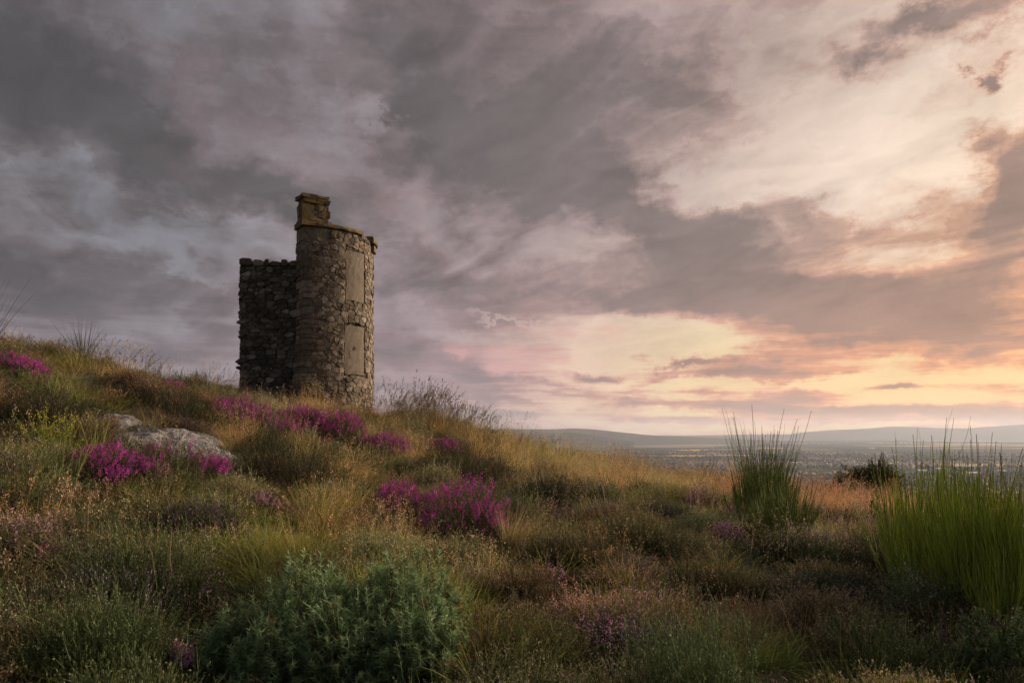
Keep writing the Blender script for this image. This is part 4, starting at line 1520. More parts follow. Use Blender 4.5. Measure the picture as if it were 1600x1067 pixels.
BG = 'magenta bell heather clumps'
for q, (lab, px, py, w, h) in enumerate([
    ('magenta bell heather clump at the rock\'s left end, beside yellow flowers', 166, 750, 118, 68),
    ('tall magenta bell heather clump hiding the large rock\'s front', 276, 762, 126, 88),
    ('low magenta bell heather clump below the tower\'s dark inner wall', 400, 674, 120, 68),
    ('magenta bell heather clump in the grass under the tower\'s broken corner', 470, 676, 84, 50),
    ('magenta bell heather clump in the grass below the blocked windows', 528, 686, 100, 58),
    ('thin magenta bell heather clump in gold grass right of the tower', 606, 714, 66, 48),
    ('faded magenta bell heather on top of the dark heather bush at centre', 694, 712, 60, 36),
    ('largest and brightest magenta bell heather clump, beside the pale tussock', 735, 846, 175, 116),
    ('sparse magenta bell heather clump just behind the big gorse bush', 630, 812, 84, 70),
    ('magenta bell heather clump on the far left skyline slope', 36, 588, 78, 34),
    ('small magenta bell heather spot on the slope left of the tower', 268, 592, 46, 22),
    ('small magenta bell heather sprigs in grass at the left edge', 72, 880, 44, 30),
    ('small magenta bell heather sprig below the slender broom', 1140, 812, 22, 24),
]):
    clump('bell_heather', lab, 'heather', px, py, w, h, 'bell', BG, q)
for q, (lab, px, py, w, h) in enumerate([
    ('bright mauve heather tuft standing alone in the grass near the broom', 1090, 802, 38, 48),
    ('pale mauve heather clump left of the slender broom\'s foot', 1132, 858, 48, 44),
    ('pale mauve heather clump in the grass under the dark heather bush', 458, 806, 46, 30),
    ('pale mauve heather tuft in short grass below the rock', 410, 790, 46, 26),
    ('mauve heather clump in the foreground right of the big gorse bush', 950, 1010, 120, 70),
    ('mauve heather sprigs at the bottom edge left of the gorse', 270, 1040, 50, 55),
    ('mauve heather tuft beside the rust grass behind the brooms', 1305, 842, 50, 36),
    ('mauve heather sprigs below the pale tussock', 862, 912, 40, 34),
]):
    clump('mauve_heather', lab, 'heather', px, py, w, h, 'mauve', 'mauve heather clumps', 40 + q)
for q, (lab, px, py, w, h) in enumerate([
    ('broad dark heather bush right of the large rock', 452, 760, 200, 84),
    ('dark heather bush behind the largest bell heather clump', 728, 756, 150, 86),
    ('round dark heather bush on the left slope above the yellow flowers', 70, 664, 150, 66),
    ('dark heather bush in front of the hilltop grass at centre', 868, 796, 100, 58),
    ('tall dark heather bush under the slender broom', 1200, 880, 120, 46),
    ('dark heather bush left of the broad broom\'s foot', 1370, 900, 150, 66),
    ('brownish heather bush on the slope above the large rock', 270, 648, 170, 52),
    ('dark heather bush at the bottom edge below the gorse bush', 560, 1075, 190, 50),
    ('dark leafy heather bush at the bottom edge right of centre', 880, 1066, 130, 70),
    ('small dark heather bush in gold grass below the tower', 548, 706, 40, 28),
]):
    clump('heather_bush', lab, 'heather', px, py, w, h, 'dark', 'dark heather bushes', 60 + q)


# ------------------------------------------------------------------ gorse: spiny shoots on woody branches
def gorse(label, px, py, wpx, hpx, seed, c0, c1, shoots=620, lobes=None, spine=.030, sl=.13):
    x, y, z = hit(px, py, .0)
    k = y / F
    rx = wpx * k / 2; h = hpx * k; ry = rx * .75
    g = np.random.default_rng(seed)
    t = thing('gorse_bush', label, 'bush', (x, y, z - .02))
    lobes = lobes or [(-.05, 0, .0, 1.0, 1.0)]
    gw = Geo(); gs = Geo()
    for (ox, oy, tilt, sr, sh) in lobes:
        n = int(shoots * sr)
        a = g.uniform(0, 2 * math.pi, n); u = g.uniform(.02, 1, n) ** .8
        el_ = np.arcsin(np.clip(u, 0, 1))
        rj = np.clip(.38 + .85 * fbm(np.cos(a) * 2.6 + seed + ox * 3, np.sin(a) * 2.6 + el_ * 2.2, seed, 3) + g.normal(0, .08, n), .35, 1.2)
        rj *= np.where(g.uniform(size=n) < .25, g.uniform(.55, .95, n), 1)
        tip = np.stack([ox * rx + np.cos(a) * np.cos(el_) * rx * sr * rj, oy * ry + np.sin(a) * np.cos(el_) * ry * sr * rj, np.sin(el_) * h * sh * rj], 1)
        d = unit(tip - np.array([ox * rx, oy * ry, h * .05]) + np.array([0, 0, .35 * h]) + g.normal(0, .14 * h, (n, 3)))
        L = sl * g.uniform(.6, 1.35, n)
        root = tip - d * L[:, None]
        bend = g.normal(0, .12, (n, 3))
        P = curve_pts(root, d, bend, L, 4)
        V, Fq, tt = tubes(P, np.full((n, 5), .0028) * np.array([1.2, 1.1, 1, .8, .4]))
        gs.add(V, Fq, mixc(np.array(c0) * .8, c1, tt))
        m_ = 32
        ts = g.uniform(0, 1.0, (n, m_)) ** .7
        q = root[:, None] + L[:, None, None] * (d[:, None] * ts[..., None] + bend[:, None] * (ts ** 2)[..., None])
        out = rand_perp(np.repeat(d[:, None], m_, 1).reshape(-1, 3), g)
        dd = unit(np.repeat(d[:, None], m_, 1).reshape(-1, 3) * g.uniform(.3, 1.0, (n * m_, 1)) + out)
        q = q.reshape(-1, 3); tf = ts.reshape(-1)
        V, Fq = spines(q, dd, spine * g.uniform(.5, 1.3, n * m_) * (1.1 - tf * .45), np.full(n * m_, .0068 if y < 8 else .012), g)
        per = np.repeat(np.clip(1 + g.normal(0, .22, n), .5, 1.6), m_)
        old = np.repeat((fbm(np.cos(a) * 3 + ox * 5, np.sin(a) * 3 + el_ * 3, seed + 40, 2) > .72) & (g.uniform(size=n) < .6), m_)
        cc = mixc(c0, c1, np.clip(tf + g.normal(0, .15, n * m_), 0, 1)) * per[:, None]
        cc[old] = np.array([.13, .085, .04])
        gs.add(V, Fq, np.repeat(cc, 3, 0))
        # woody limbs from the foot to within the crown
        nb = 26
        pick_ = g.integers(0, n, nb)
        base = np.stack([ox * rx * .4 + g.normal(0, .05, nb), oy * ry * .4 + g.normal(0, .05, nb), np.full(nb, -.03)], 1)
        end = root[pick_]
        tt = np.linspace(0, 1, 6)[None, :, None]
        P = base[:, None] * (1 - tt) + end[:, None] * tt + np.array([0, 0, 1.0]) * (np.sin(tt * math.pi) * .06) + g.normal(0, .008, (nb, 6, 3))
        V, Fq, tt = tubes(P, np.linspace(.010, .0035, 6)[None].repeat(nb, 0), 5)
        gw.add(V, Fq, mixc((.045, .033, .022), (.075, .055, .035), tt))
    link('branches', gw.mesh('branches', M_WOOD), t)
    link('foliage', gs.mesh('foliage', M_LEAF), t)
    CLEAR.append((x, y, ry * .8))
    if len(lobes) > 1 and wpx > 300:
        for (ox, oy, *_r) in lobes:
            CLEAR.append((x + ox * rx, y + oy * ry, .30)); CLEAR.append((x + ox * rx, y + oy * ry - .3, .30)); CLEAR.append((x + ox * rx * .8, y + oy * ry - .6, .24))
    return t


gorse('big blue-green spiny gorse bush in the foreground', 560, 1046, 350, 226, 5, (.066, .114, .056), (.28, .39, .185), 600,
      [(-.48, .0, 0, .66, .84), (.50, .10, 0, .68, .86), (.05, .1, 0, .45, .70), (-.05, -.6, 0, .60, .62), (.6, -.6, 0, .52, .62), (-1.1, -.1, 0, .36, .55), (-.6, -.7, 0, .5, .55)], .050, .15)
gorse('dark green gorse bush cut off by the bottom right corner', 1565, 1095, 190, 150, 6, (.055, .085, .036), (.16, .22, .09), 620)
gorse('dark rounded gorse bush on the skyline before the town', 1350, 780, 136, 70, 7, (.040, .044, .018), (.10, .10, .036), 1100, [(-.25, 0, 0, .75, .8), (.3, 0, 0, .75, 1.0)], .06, .20)
gorse('small blue-green gorse seedling in the hilltop grass', 884, 728, 60, 28, 8, (.045, .070, .038), (.10, .13, .07), 160, None, .045, .16)
gorse('young pale green gorse between the two brooms', 1372, 846, 46, 66, 9, (.060, .075, .042), (.14, .155, .09), 150, None, .035, .14)


# ------------------------------------------------------------------ broom: sheaves of whippy green stems
def broom(label, crowns, seed, c0, c1, tipc, n_main, rad_m=.0036, lean=.35):
    g = np.random.default_rng(seed)
    P0 = [hit(px, py, 0) for (px, py, *_r) in crowns]
    bx_, by_, bz_ = P0[0]
    t = thing('broom_bush', label, 'bush', (bx_, by_, bz_ - .02))
    gm = Geo(); gt = Geo()
    for (px, py, wpx, top, share), (x, y, z) in zip(crowns, P0):
        k = y / F
        n = int(n_main * share)
        r_ = wpx * k / 2
        H = (py - top) * k
        a = g.uniform(0, 2 * math.pi, n); q = np.sqrt(g.uniform(0, 1, n))
        root = np.stack([x - bx_ + np.cos(a) * q * r_ * .58, y - by_ + np.sin(a) * q * min(r_, .5) * .7, np.full(n, z - bz_ - .02)], 1)
        d = unit(np.stack([np.cos(a) * q * lean, np.sin(a) * q * lean, np.ones(n)], 1) + g.normal(0, .075, (n, 3)))
        L = H * (1.02 - .38 * q) * g.uniform(.58, .98, n)
        tall = g.uniform(size=n) < .06
        L[tall] = np.minimum(L[tall] * 1.2, H * 1.04)
        bend = np.stack([-d[:, 0] * .35, -d[:, 1] * .35, np.zeros(n)], 1) * g.uniform(-.2, 1.0, (n, 1)) + g.normal(0, .035, (n, 3))
        bend[:, 2] = 0
        P = curve_pts(root, d, bend, L, 9)
        P += np.cumsum(g.normal(0, .0035, P.shape), 1)
        rr_ = rad_m * np.linspace(1.1, .35, 10)[None] * g.uniform(.7, 1.25, (n, 1))
        V, Fq, tt = tubes(P, rr_, 4)
        pv = np.clip(1 + g.normal(0, .3, n), .45, 1.8)
        per = np.repeat(pv, 40)[:, None] * np.where(np.repeat(g.uniform(size=n) < .08, 40)[:, None], np.array([[1.1, .62, .9]]), 1.0)
        cc = np.where(tt[:, None] < .75, mixc(c0, c1, np.clip(tt / .75, 0, 1)), mixc(c1, tipc, np.clip((tt - .75) / .25, 0, 1))) * per
        gm.add(V, Fq, cc)
        # side twigs, almost parallel to their stem
        m_ = 9
        ts = g.uniform(.18, .72, (n, m_))
        idx = (ts * 9).astype(int); ar = np.arange(n)[:, None]
        q0 = P[ar, idx].reshape(-1, 3)
        dm = unit(P[ar, np.minimum(idx + 1, 9)] - P[ar, idx]).reshape(-1, 3)
        out = rand_perp(dm, g); out[:, 2] = abs(out[:, 2]) * .3
        dd = unit(dm + out * g.uniform(.22, .60, (len(dm), 1)))
        LL = np.repeat(L, m_) * g.uniform(.18, .42, n * m_)
        P2 = curve_pts(q0, dd, -out * .22, LL, 5)
        V, Fq, tt = tubes(P2, rad_m * .62 * np.linspace(1, .35, 6)[None].repeat(n * m_, 0), 3)
        cc = mixc(np.array(c0) * .5 + np.array(c1) * .5, c1, tt) * np.repeat(np.clip(1 + g.normal(0, .25, n * m_), .5, 1.7), 18)[:, None]
        gt.add(V, Fq, cc)
        # tiny leaves along both
        nl = n * 26
        i_ = g.integers(0, n, nl); tl = g.uniform(.12, .96, nl)
        j_ = (tl * 9).astype(int)
        ql = P[i_, j_] + (P[i_, np.minimum(j_ + 1, 9)] - P[i_, j_]) * g.uniform(0, 1, (nl, 1))
        dl = unit(g.normal(0, .7, (nl, 3)) + np.array([0, 0, .9]))
        V, Fq = leaves(ql, dl, g.uniform(.008, .018, nl), g.uniform(.003, .006, nl), g)
        gt.add(V, Fq, np.repeat(jitc(c1, nl, g, .25), 4, 0))
    link('stems', gm.mesh('stems', M_STEM), t)
    link('twigs', gt.mesh('twigs', M_STEM), t)
    return t


broom('broad bright green broom bush filling the right edge', [(1445, 935, 150, 612, .7), (1525, 960, 150, 626, .9), (1600, 985, 150, 640, .9), (1690, 970, 140, 630, .6), (1580, 1010, 120, 780, .4)],
      31, (.11, .16, .028), (.38, .47, .075), (.16, .14, .05), 190, .0042, .27)
broom('slender dark green broom with tall bare tips in front of the town', [(1190, 830, 120, 660, 1.0), (1186, 826, 60, 580, .22)], 32, (.070, .105, .028), (.19, .25, .06), (.060, .05, .03), 130, .0054, .34)
broom('short dark green broom right of the slender tall broom', [(1226, 852, 100, 706, 1.0)], 33, (.070, .105, .028), (.19, .25, .065), (.060, .055, .032), 120, .0048, .38)


# ------------------------------------------------------------------ single grasses, rushes and small plants
def tussock(name, label, cat, px, py, n, h, w, c0, c1, spread, droop, seed, wind=(0, 0, 0), seeds=0, r=.05):
    x, y, z = hit(px, py, 0)
    g = np.random.default_rng(seed)
    ge = Geo()
    root = disc(g, n, r)
    d = dome_dirs(n, g, spread)
    P = grass(g, ge, root, d, h * g.uniform(.55, 1.1, n), np.full(n, w) * g.uniform(.7, 1.3, n), c0, c1, droop, 7, wind)
    o = link(name, ge.mesh(name, M_LEAF), None, (x, y, z))
    low_before(x, y, .25)
    tag(o, label, cat)
    return o


tussock('grass_tussock', 'pale straw grass tussock fanning out right of the magenta heather', 'grass', 800, 868, 230, .56, .0062, (.26, .23, .08), (.56, .44, .21), .55, .25, 3, (.22, -.03, 0))
for q, (lab, px, py, n_, h_, c_) in enumerate([
    ('arching pale straw grass tuft right of the short bleached stick', 900, 862, 40, .55, (.50, .42, .20)),
    ('straw grass tuft in the heather at the bottom right', 1260, 1035, 46, .42, (.46, .34, .18)),
    ('pinkish seeding grass tuft at the bottom edge right of centre', 1140, 1050, 40, .40, (.48, .30, .20)),
    ('yellow-green grass tuft left of the big gorse bush', 345, 905, 90, .36, (.30, .31, .07)),
    ('straw grass tuft above the big gorse bush\'s left lobe', 470, 835, 70, .36, (.42, .34, .12)),
    ('bleached grass tuft at the large rock\'s right foot', 352, 706, 70, .34, (.50, .41, .20)),
    ('bleached grass tuft between the two dark heather bushes', 600, 758, 80, .40, (.46, .37, .18)),
    ('ochre grass tuft at the foot of the tower\'s broken corner', 455, 634, 60, .40, (.44, .36, .12)),
    ('ochre grass tuft below the slender broom', 1165, 800, 60, .42, (.46, .33, .15)),
    ('green grass tuft on the slope left of the rock', 196, 782, 80, .34, (.24, .27, .06)),
]):
    tussock('grass_tussock', lab, 'grass', px, py, n_, h_, .0052, (c_[0] * .5, c_[1] * .55, c_[2] * .45), c_, .6, .45, 120 + q, (.16, 0, 0), 0, .07)
tussock('rush_tuft', 'dark spiky rush tuft on the left skyline', 'rush', 130, 558, 64, 1.0, .013, (.045, .055, .022), (.085, .075, .04), .65, .05, 4)
tussock('rush_tuft', 'dark rush tuft cut off by the left edge of the photo', 'rush', -18, 548, 44, 1.35, .012, (.05, .055, .025), (.09, .075, .045), .5, .12, 5, (.1, 0, 0))
tussock('rush_tuft', 'thin rush tuft on the skyline nearer the tower', 'rush', 243, 590, 30, .60, .010, (.05, .055, .025), (.10, .08, .045), .35, .1, 6)


def flowers(name, label, cat, px, py, wpx, hpx, seed, fc, leafc, n=40):
    x, y, z = hit(px, py, 0)
    k = y / F
    g = np.random.default_rng(seed)
    t = thing(name, label, cat, (x, y, z))
    r_ = wpx * k / 2; h = hpx * k
    root = disc(g, n, 1.0) * np.array([r_ * .8, r_ * .6, 1])
    d = dome_dirs(n, g, .5)
    L = h * g.uniform(.6, 1.1, n)
    P = curve_pts(root, d, g.normal(0, .12, (n, 3)), L, 5)
    ge = Geo()
    V, Fq, tt = tubes(P, np.full((n, 6), .0022))
    ge.add(V, Fq, np.array(leafc) * .8)
    m_ = 12
    ii = np.repeat(np.arange(n), m_); jj = g.integers(1, 6, n * m_)
    V, Fq = leaves(P[ii, jj], unit(g.normal(0, .8, (n * m_, 3)) + np.array([0, 0, .5])), g.uniform(.018, .045, n * m_), g.uniform(.007, .014, n * m_), g)
    ge.add(V, Fq, np.repeat(jitc(leafc, n * m_, g, .2), 4, 0))
    link('leaves', ge.mesh('leaves', M_LEAF), t)
    if fc is not None:
        gf_ = Geo()
        m_ = 4 if n > 60 else 8
        q = (P[:, -1][:, None] + g.normal(0, .014, (n, m_, 3))).reshape(-1, 3)
        V, Ft = bells(q, unit(g.normal(0, .6, (n * m_, 3)) + np.array([0, 0, 1.0])), g.uniform(.008, .014, n * m_), g.uniform(.009, .016, n * m_), g)
        gf_.add(V, Ft, np.repeat(jitc(fc, n * m_, g, .15), 6, 0))
        link('flower_heads', gf_.mesh('flower_heads', M_FLOWER), t)
    return t


flowers('bedstraw', 'yellow-green plant with tiny yellow flowers left of the rock', 'wildflower', 78, 712, 90, 60, 51, (.62, .55, .05), (.20, .24, .035), 80)
flowers('ragwort', 'yellow ragwort patch in the hilltop grass, nearer the skyline\'s dip', 'wildflower', 936, 730, 32, 18, 52, (.80, .55, .02), (.14, .14, .03), 34)
flowers('ragwort', 'small yellow ragwort spot in the hilltop grass beside the larger patch', 'wildflower', 908, 728, 16, 14, 53, (.75, .52, .02), (.14, .14, .03), 18)
flowers('ragwort', 'tiny orange-yellow ragwort spot before the dark skyline gorse', 'wildflower', 1332, 790, 14, 20, 54, (.80, .42, .02), (.14, .14, .03), 16)
flowers('thistle', 'leafy green thistle on the skyline left of the slender broom', 'plant', 1104, 752, 36, 46, 55, None, (.05, .065, .03), 16)
flowers('seedling', 'small fresh green seedling in the foreground heather, bottom right', 'plant', 1176, 925, 24, 30, 56, None, (.10, .18, .04), 6)


def stick(label, pa_, pb_, rad_, colr, seed, name='dead_stick', cat='stick'):
    """a bare stick between two sight lines: foot on the ground, tip raised"""
    x, y, z = hit(*pa_, 0)
    low_before(x, y, .16)
    k = y / F
    tip = np.array([(pb_[0] - pa_[0]) * k, -.04, (pa_[1] - pb_[1]) * k])
    g = np.random.default_rng(seed)
    tt = np.linspace(0, 1, 7)[:, None]
    P = (tip[None] * tt + np.array([0, 0, .04]) + g.normal(0, .004, (7, 3)))[None]
    ge = Geo()
    V, Fq, t_ = tubes(P, rad_ * np.linspace(1, .6, 7)[None], 5)
    ge.add(V, Fq, colr)
    # a broken side stub
    P2 = np.linspace(P[0, 3], P[0, 3] + np.array([.03, -.02, .03]), 3)[None]
    V, Fq, t_ = tubes(P2, np.array([[rad_ * .6, rad_ * .5, rad_ * .3]]), 4)
    ge.add(V, Fq, colr)
    return tag(link(name, ge.mesh(name, M_WOOD), None, (x, y, z)), label, cat)


stick('short bleached white stick right of the big gorse bush', (816, 876), (821, 846), .006, (.50, .47, .46), 1)
stick('leaning grey stick right of the pale tussock', (838, 850), (862, 822), .005, (.30, .28, .26), 2)
stick('pale bent straw stalk rising from the heather at lower left', (262, 975), (272, 835), .0035, (.23, .17, .09), 3, 'straw_stalk', 'stalk')
stick('second straw stalk at lower left, leaning away from the gorse', (254, 985), (238, 860), .003, (.20, .14, .075), 4, 'straw_stalk', 'stalk')
stick('long straw stalk leaning right at the left edge', (30, 950), (95, 850), .0032, (.25, .18, .09), 5, 'straw_stalk', 'stalk')
stick('long dry stalk leaning right before the mauve heather clump', (1022, 880), (1105, 790), .0032, (.27, .20, .10), 6, 'straw_stalk', 'stalk')
stick('upright dry stalk in the grass near the lone mauve tuft', (1046, 860), (1044, 790), .0028, (.27, .20, .10), 7, 'straw_stalk', 'stalk')
stick('upright dry stalk at the bottom edge towards the right', (1225, 1050), (1220, 950), .003, (.26, .20, .09), 8, 'straw_stalk', 'stalk')
stick('tall dry stalk leaning left at the bottom right', (1278, 1050), (1296, 930), .003, (.24, .18, .09), 9, 'straw_stalk', 'stalk')
# ------------------------------------------------------------------ spread the ground cover
kp = keep(X, Y_)
gapz = (own_g < .13) & (rng.uniform(size=N0) < .75) & (pick < 4)          # dark hollows between the plants
kp &= ~gapz
gsc = np.random.default_rng(77)
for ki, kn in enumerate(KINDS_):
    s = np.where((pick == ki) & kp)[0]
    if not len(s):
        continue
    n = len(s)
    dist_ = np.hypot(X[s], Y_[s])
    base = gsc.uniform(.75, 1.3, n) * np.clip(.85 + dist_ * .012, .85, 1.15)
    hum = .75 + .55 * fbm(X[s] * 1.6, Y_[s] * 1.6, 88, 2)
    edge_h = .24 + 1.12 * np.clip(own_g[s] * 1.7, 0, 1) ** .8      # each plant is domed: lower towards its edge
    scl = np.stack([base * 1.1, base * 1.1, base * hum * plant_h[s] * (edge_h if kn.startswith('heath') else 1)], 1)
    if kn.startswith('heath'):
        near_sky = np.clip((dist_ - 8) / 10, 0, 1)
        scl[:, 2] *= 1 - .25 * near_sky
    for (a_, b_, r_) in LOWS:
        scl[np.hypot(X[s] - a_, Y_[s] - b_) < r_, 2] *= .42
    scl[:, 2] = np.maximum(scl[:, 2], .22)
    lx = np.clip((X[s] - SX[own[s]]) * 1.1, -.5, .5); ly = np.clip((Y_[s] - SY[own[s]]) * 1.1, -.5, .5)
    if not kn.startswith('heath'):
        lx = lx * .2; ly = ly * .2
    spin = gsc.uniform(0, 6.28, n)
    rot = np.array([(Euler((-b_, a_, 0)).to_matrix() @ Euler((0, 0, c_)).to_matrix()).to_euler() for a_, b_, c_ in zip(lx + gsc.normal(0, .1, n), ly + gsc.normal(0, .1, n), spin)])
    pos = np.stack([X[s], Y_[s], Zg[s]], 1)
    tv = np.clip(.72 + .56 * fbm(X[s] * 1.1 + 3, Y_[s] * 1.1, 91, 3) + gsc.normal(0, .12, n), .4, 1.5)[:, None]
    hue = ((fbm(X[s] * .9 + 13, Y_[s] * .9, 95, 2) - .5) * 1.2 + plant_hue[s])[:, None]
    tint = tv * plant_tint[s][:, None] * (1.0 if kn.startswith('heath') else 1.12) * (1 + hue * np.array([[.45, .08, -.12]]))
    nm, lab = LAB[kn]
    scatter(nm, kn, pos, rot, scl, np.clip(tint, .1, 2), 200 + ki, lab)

# tall seeding grass along the skyline and in the gold grass
SP = []


def seeds_along(px0, px1, py0, py1, n, h, jit=.5):
    for q in range(n):
        t = gsc.uniform()
        x, y, z = hit(px0 + (px1 - px0) * t, py0 + (py1 - py0) * t + gsc.uniform(0, 6), .12)
        x += gsc.normal(0, jit * .4); y += gsc.uniform(-jit, jit)
        SP.append((x, y, g1(x, y), h * gsc.uniform(.6, 1.25)))


seeds_along(588, 640, 652, 652, 30, .95, .8)
seeds_along(625, 720, 650, 668, 60, 1.25, .9)
seeds_along(700, 770, 668, 684, 26, 1.0, .9)
seeds_along(700, 860, 672, 704, 42, .72)
seeds_along(0, 180, 545, 572, 26, .62)
seeds_along(180, 370, 575, 612, 46, .75)
seeds_along(860, 1060, 706, 748, 30, .6, 1.0)
seeds_along(440, 590, 640, 656, 30, .42)
seeds_along(600, 1250, 720, 790, 40, .5, 1.5)
seeds_along(1240, 1330, 770, 790, 26, .7, 1.0)
seeds_along(1130, 1300, 985, 1060, 12, .55, .4)
seeds_along(300, 700, 800, 830, 20, .5, 1.0)
SP = np.array(SP)
ok_ = keep(SP[:, 0], SP[:, 1]); SP = SP[ok_]
n = len(SP)
scatter('grass', 'seed', SP[:, :3], np.stack([gsc.normal(0, .1, n), gsc.normal(0, .1, n), gsc.normal(0, .5, n)], 1), np.repeat(SP[:, 3:4], 3, 1),
        np.clip(1 + gsc.normal(0, .15, (n, 1)), .5, 1.5) * np.ones((1, 3)), 300, 'tall seeding grass on the skyline')
# ------------------------------------------------------------------ the far town on the plain
gt_ = np.random.default_rng(404)


def flat_mat(name, c, rough=.9):
    m, S, p, _ = mat(name)
    oi = S.n('ShaderNodeObjectInfo').outputs['Random']; isl = S.n('ShaderNodeNewGeometry').outputs['Random Per Island']
    r_ = S.m('FRACT', S.m('ADD', oi, isl))
    S.put(p.inputs['Base Color'], S.ramp(r_, [(q / (len(c) - 1), (*k, 1)) for q, k in enumerate(c)])); p.inputs['Roughness'].default_value = rough
    return m


m_wall = flat_mat('harled_wall', [(.36, .33, .29), (.22, .20, .17), (.44, .41, .37), (.19, .15, .13), (.32, .29, .25)])
m_roof = flat_mat('slate_roof', [(.06, .06, .065), (.11, .085, .07), (.16, .085, .055), (.075, .07, .07)])
m_win = flat_mat('window_glass', [(.02, .022, .025), (.03, .03, .035)], .2)
m_shed = flat_mat('white_cladding', [(.75, .75, .74), (.68, .70, .70)])


def house_geo(L, D, H, rh):
    """gabled house with eaves, a chimney and two window bands' openings"""
    x, y = L / 2, D / 2
    V = [(-x, -y, -3), (x, -y, -3), (x, y, -3), (-x, y, -3), (-x, -y, H), (x, -y, H), (x, y, H), (-x, y, H), (-x, 0, H + rh), (x, 0, H + rh)]
    Fc = [(0, 1, 5, 4), (1, 2, 6, 9, 5), (2, 3, 7, 6), (3, 0, 4, 8, 7)]
    mt = [0, 0, 0, 0]
    e = .5
    b = len(V)
    V += [(-x - e, -y - e, H - .25), (x + e, -y - e, H - .25), (x + e, 0, H + rh + .12), (-x - e, 0, H + rh + .12), (-x - e, y + e, H - .25), (x + e, y + e, H - .25)]
    Fc += [(b, b + 1, b + 2, b + 3), (b + 3, b + 2, b + 5, b + 4)]; mt += [1, 1]
    b = len(V)                                         # chimney
    cx = x * .7
    for z_ in (H + rh * .6, H + rh + 1.2):
        V += [(cx - .5, -.4, z_), (cx + .5, -.4, z_), (cx + .5, .4, z_), (cx - .5, .4, z_)]
    Fc += [(b, b + 1, b + 5, b + 4), (b + 1, b + 2, b + 6, b + 5), (b + 2, b + 3, b + 7, b + 6), (b + 3, b, b + 4, b + 7), (b + 4, b + 5, b + 6, b + 7)]; mt += [0] * 5
    for fl in range(2 if H > 4 else 1):                # windows
        for q in range(3):
            xx = -x + L * (q + .5) / 3; zz = .9 + fl * 2.6
            b = len(V)
            V += [(xx - .6, -y - .03, zz), (xx + .6, -y - .03, zz), (xx + .6, -y - .03, zz + 1.3), (xx - .6, -y - .03, zz + 1.3)]
            Fc += [(b, b + 1, b + 2, b + 3)]; mt += [2]
    return V, Fc, mt


variants = [house_geo(11, 8, 5.2, 2.8), house_geo(15, 8, 5.0, 2.6), house_geo(9, 8, 2.9, 2.6), house_geo(22, 9, 7.5, 3.0)]
hm = [mesh_from('house', v, f, [m_wall, m_roof, m_win], False, None, mt) for v, f, mt in variants]
pts = []
while len(pts) < 3400:
    az_ = gt_.uniform(R(4), R(40)); dd = math.sqrt(gt_.uniform(1650 ** 2, 5400 ** 2))
    if az_ < R(10) and dd < 3000:
        continue
    x = math.sin(az_) * dd; y = math.cos(az_) * dd
    dn = float(fbm(x / 420, y / 420, 71, 3)) + .06 * (dd > 2600)
    if dn < .5:
        continue
    pts.append((dd, x, y, gt_.uniform(0, 3.14) * .25 + (.4 if vnoise(x / 500, y / 500, 3) > .5 else 1.3), int(gt_.choice(4, p=[.5, .25, .17, .08]))))
pts.sort()
GH = 'houses of the far town'
for (dd, x, y, a, k) in pts[:300]:
    o = link('house', hm[k], None, (x, y, float(plain_z(x, y))), (0, 0, a))
    tag(o, 'tiny pale gabled house among the nearest roofs of the far town', 'house', GH)
V = []; Fc = []; mt = []; o_ = 0
for (dd, x, y, a, k) in pts[300:]:
    v, f, m__ = variants[k]
    v = np.array(v); ca, sa = math.cos(a), math.sin(a)
    w = np.stack([v[:, 0] * ca - v[:, 1] * sa + x, v[:, 0] * sa + v[:, 1] * ca + y, v[:, 2] + float(plain_z(x, y))], 1)
    V.append(w); Fc += [tuple(i_ + o_ for i_ in q) for q in f]; mt += m__; o_ += len(w)
o = link('far_houses', mesh_from('far_houses', np.vstack(V), Fc, [m_wall, m_roof, m_win], False, None, mt)); o['kind'] = 'stuff'; o['label'] = 'the rest of the town\'s houses, too far to tell apart'


def plain_at(px, py):
    d = (HP) / ((py - HZ) / F)
    return (px - 800) / F * d, d


SV = [(-20, -12, -2), (20, -12, -2), (20, 12, -2), (-20, 12, -2), (-20, -12, 7), (20, -12, 7), (20, 12, 7), (-20, 12, 7), (-20, 0, 9.5), (20, 0, 9.5)]
SF = [(0, 1, 5, 4), (1, 2, 6, 9, 5), (2, 3, 7, 6), (3, 0, 4, 8, 7), (4, 5, 9, 8), (7, 8, 9, 6)]
shed_me = mesh_from('warehouse', SV, SF, [m_shed])
for q, (px, py, sc_, where) in enumerate([(1506, 732, 1.3, 'longest of the row'), (1470, 734, .8, 'at the row\'s left'), (1440, 737, .7, 'standing apart'), (1518, 742, 1.0, 'nearer than the row'), (1362, 700, .9, 'on the far rise'), (1392, 726, .7, 'left of the broad broom'), (1560, 738, .8, 'at the right'), (1240, 724, .7, 'seen between the brooms')]):
    x, y = plain_at(px, py)
    o = link('warehouse', shed_me, None, (x, y, float(plain_z(x, y))), (0, 0, gt_.uniform(-.3, .3)))
    o.scale = (sc_ * 1.2, sc_, sc_)
    tag(o, 'white warehouse roof in the far town, ' + where, 'building', 'white warehouses of the far town')

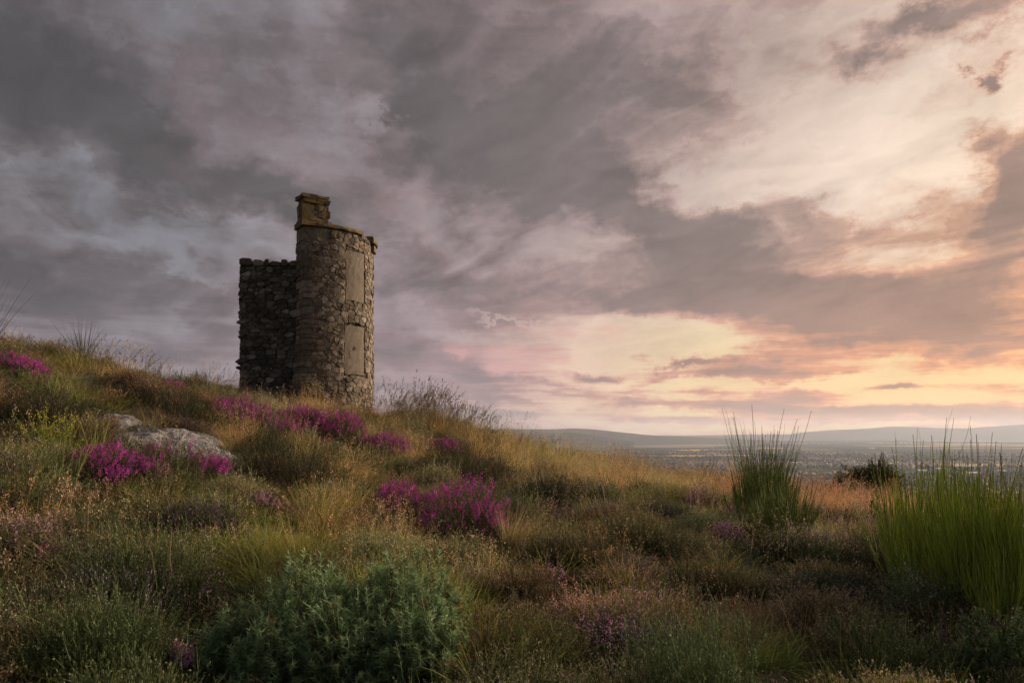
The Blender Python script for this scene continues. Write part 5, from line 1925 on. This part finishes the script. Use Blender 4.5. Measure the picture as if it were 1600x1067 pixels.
# trees of the town and the woods beyond: too many and too far to count
ico_v = []
ph_ = (1 + 5 ** .5) / 2
for a in (-1, 1):
    for b in (-ph_, ph_):
        ico_v += [(a, b, 0), (0, a, b), (b, 0, a)]
ico_v = np.array(ico_v, float); ico_v /= np.linalg.norm(ico_v[0])
from itertools import combinations
ico_f = []
ed = 2 / math.sqrt(ph_ * math.sqrt(5)) * 1.02
for a, b, c in combinations(range(12), 3):
    if max(np.linalg.norm(ico_v[a] - ico_v[b]), np.linalg.norm(ico_v[b] - ico_v[c]), np.linalg.norm(ico_v[a] - ico_v[c])) < ed * 1.05:
        nrm = np.cross(ico_v[b] - ico_v[a], ico_v[c] - ico_v[a])
        ico_f.append((a, b, c) if nrm @ ico_v[a] > 0 else (a, c, b))
ico_f = np.array(ico_f)
tx = []
while len(tx) < 7000:
    az_ = gt_.uniform(R(1), R(40)); dd = math.sqrt(gt_.uniform(1300 ** 2, 5600 ** 2))
    x = math.sin(az_) * dd; y = math.cos(az_) * dd
    if fbm(x / 300, y / 300, 75, 3) < .47:
        continue
    tx.append((x, y, gt_.uniform(5, 11), gt_.uniform(4.5, 8)))
# shelter belts and blocks of forest
BELTS = [((880, 690.5), (1110, 688.5), 900, 16), ((1000, 692.5), (1180, 691), 500, 14), ((1150, 691), (1420, 690), 700, 14), ((1100, 687), (1700, 686.5), 900, 18), ((1380, 692.5), (1650, 693), 300, 10),
         ((960, 705), (1180, 699), 500, 10), ((1180, 696), (1300, 695), 200, 10), ((1500, 752), (1640, 748), 220, 9), ((1520, 759), (1640, 757), 160, 9), ((820, 700), (960, 697), 250, 10), ((1400, 745), (1480, 743), 120, 9)]
for (a, b, n_, hh) in BELTS:
    for q in range(n_):
        t = gt_.uniform(); x, y = plain_at(a[0] + (b[0] - a[0]) * t, a[1] + (b[1] - a[1]) * t + gt_.normal(0, .25))
        tx.append((x + gt_.normal(0, 12), y + gt_.normal(0, 30), hh * gt_.uniform(.7, 1.3), hh * gt_.uniform(.5, .9) * (1 + max(0, y - 6000) / 6000)))
tx = np.array(tx)
tz = plain_z(tx[:, 0], tx[:, 1])
n = len(tx)
jit = 1 + gt_.normal(0, .16, (n, 12, 1))
V = ico_v[None] * jit * np.stack([tx[:, 3], tx[:, 3], tx[:, 2] * .62], 1)[:, None] + np.stack([tx[:, 0], tx[:, 1], tz + tx[:, 2] * .45], 1)[:, None]
Ft = (np.arange(n)[:, None, None] * 12 + ico_f[None]).reshape(-1, 3)
m_tree = flat_mat('far_tree_leaves', [(.020, .030, .014), (.035, .045, .018), (.050, .055, .022), (.028, .038, .016)], 1)
o = link('woods', mesh_from('woods', V.reshape(-1, 3), Ft, [m_tree])); o['kind'] = 'stuff'; o['label'] = 'dark woods and garden trees on the far plain'
# ------------------------------------------------------------------ the air
hz_top = 320.0
bx, by0, by1 = 19500.0, -19500.0, 19500.0
zb = ZP - 140.0
hv = [(-bx, by0, zb), (bx, by0, zb), (bx, by1, zb), (-bx, by1, zb), (-bx, by0, hz_top), (bx, by0, hz_top), (bx, by1, hz_top), (-bx, by1, hz_top)]
hf = [(0, 3, 2, 1), (4, 5, 6, 7), (0, 1, 5, 4), (1, 2, 6, 5), (2, 3, 7, 6), (3, 0, 4, 7)]
m_hz = bpy.data.materials.new('haze'); m_hz.use_nodes = True
S = NT(m_hz.node_tree)
ho = S.n('ShaderNodeOutputMaterial')
pv_ = S.n('ShaderNodeVolumePrincipled')
pv_.inputs['Color'].default_value = (.70, .80, 1.0, 1)
pv_.inputs['Density'].default_value = 5.0e-5
pv_.inputs['Anisotropy'].default_value = 0.35
S.t.links.new(pv_.outputs[0], ho.inputs['Volume'])
hz_o = link('haze', mesh_from('haze', hv, hf, [m_hz])); hz_o['kind'] = 'stuff'
hz_o['label'] = 'thin evening haze over the plain'
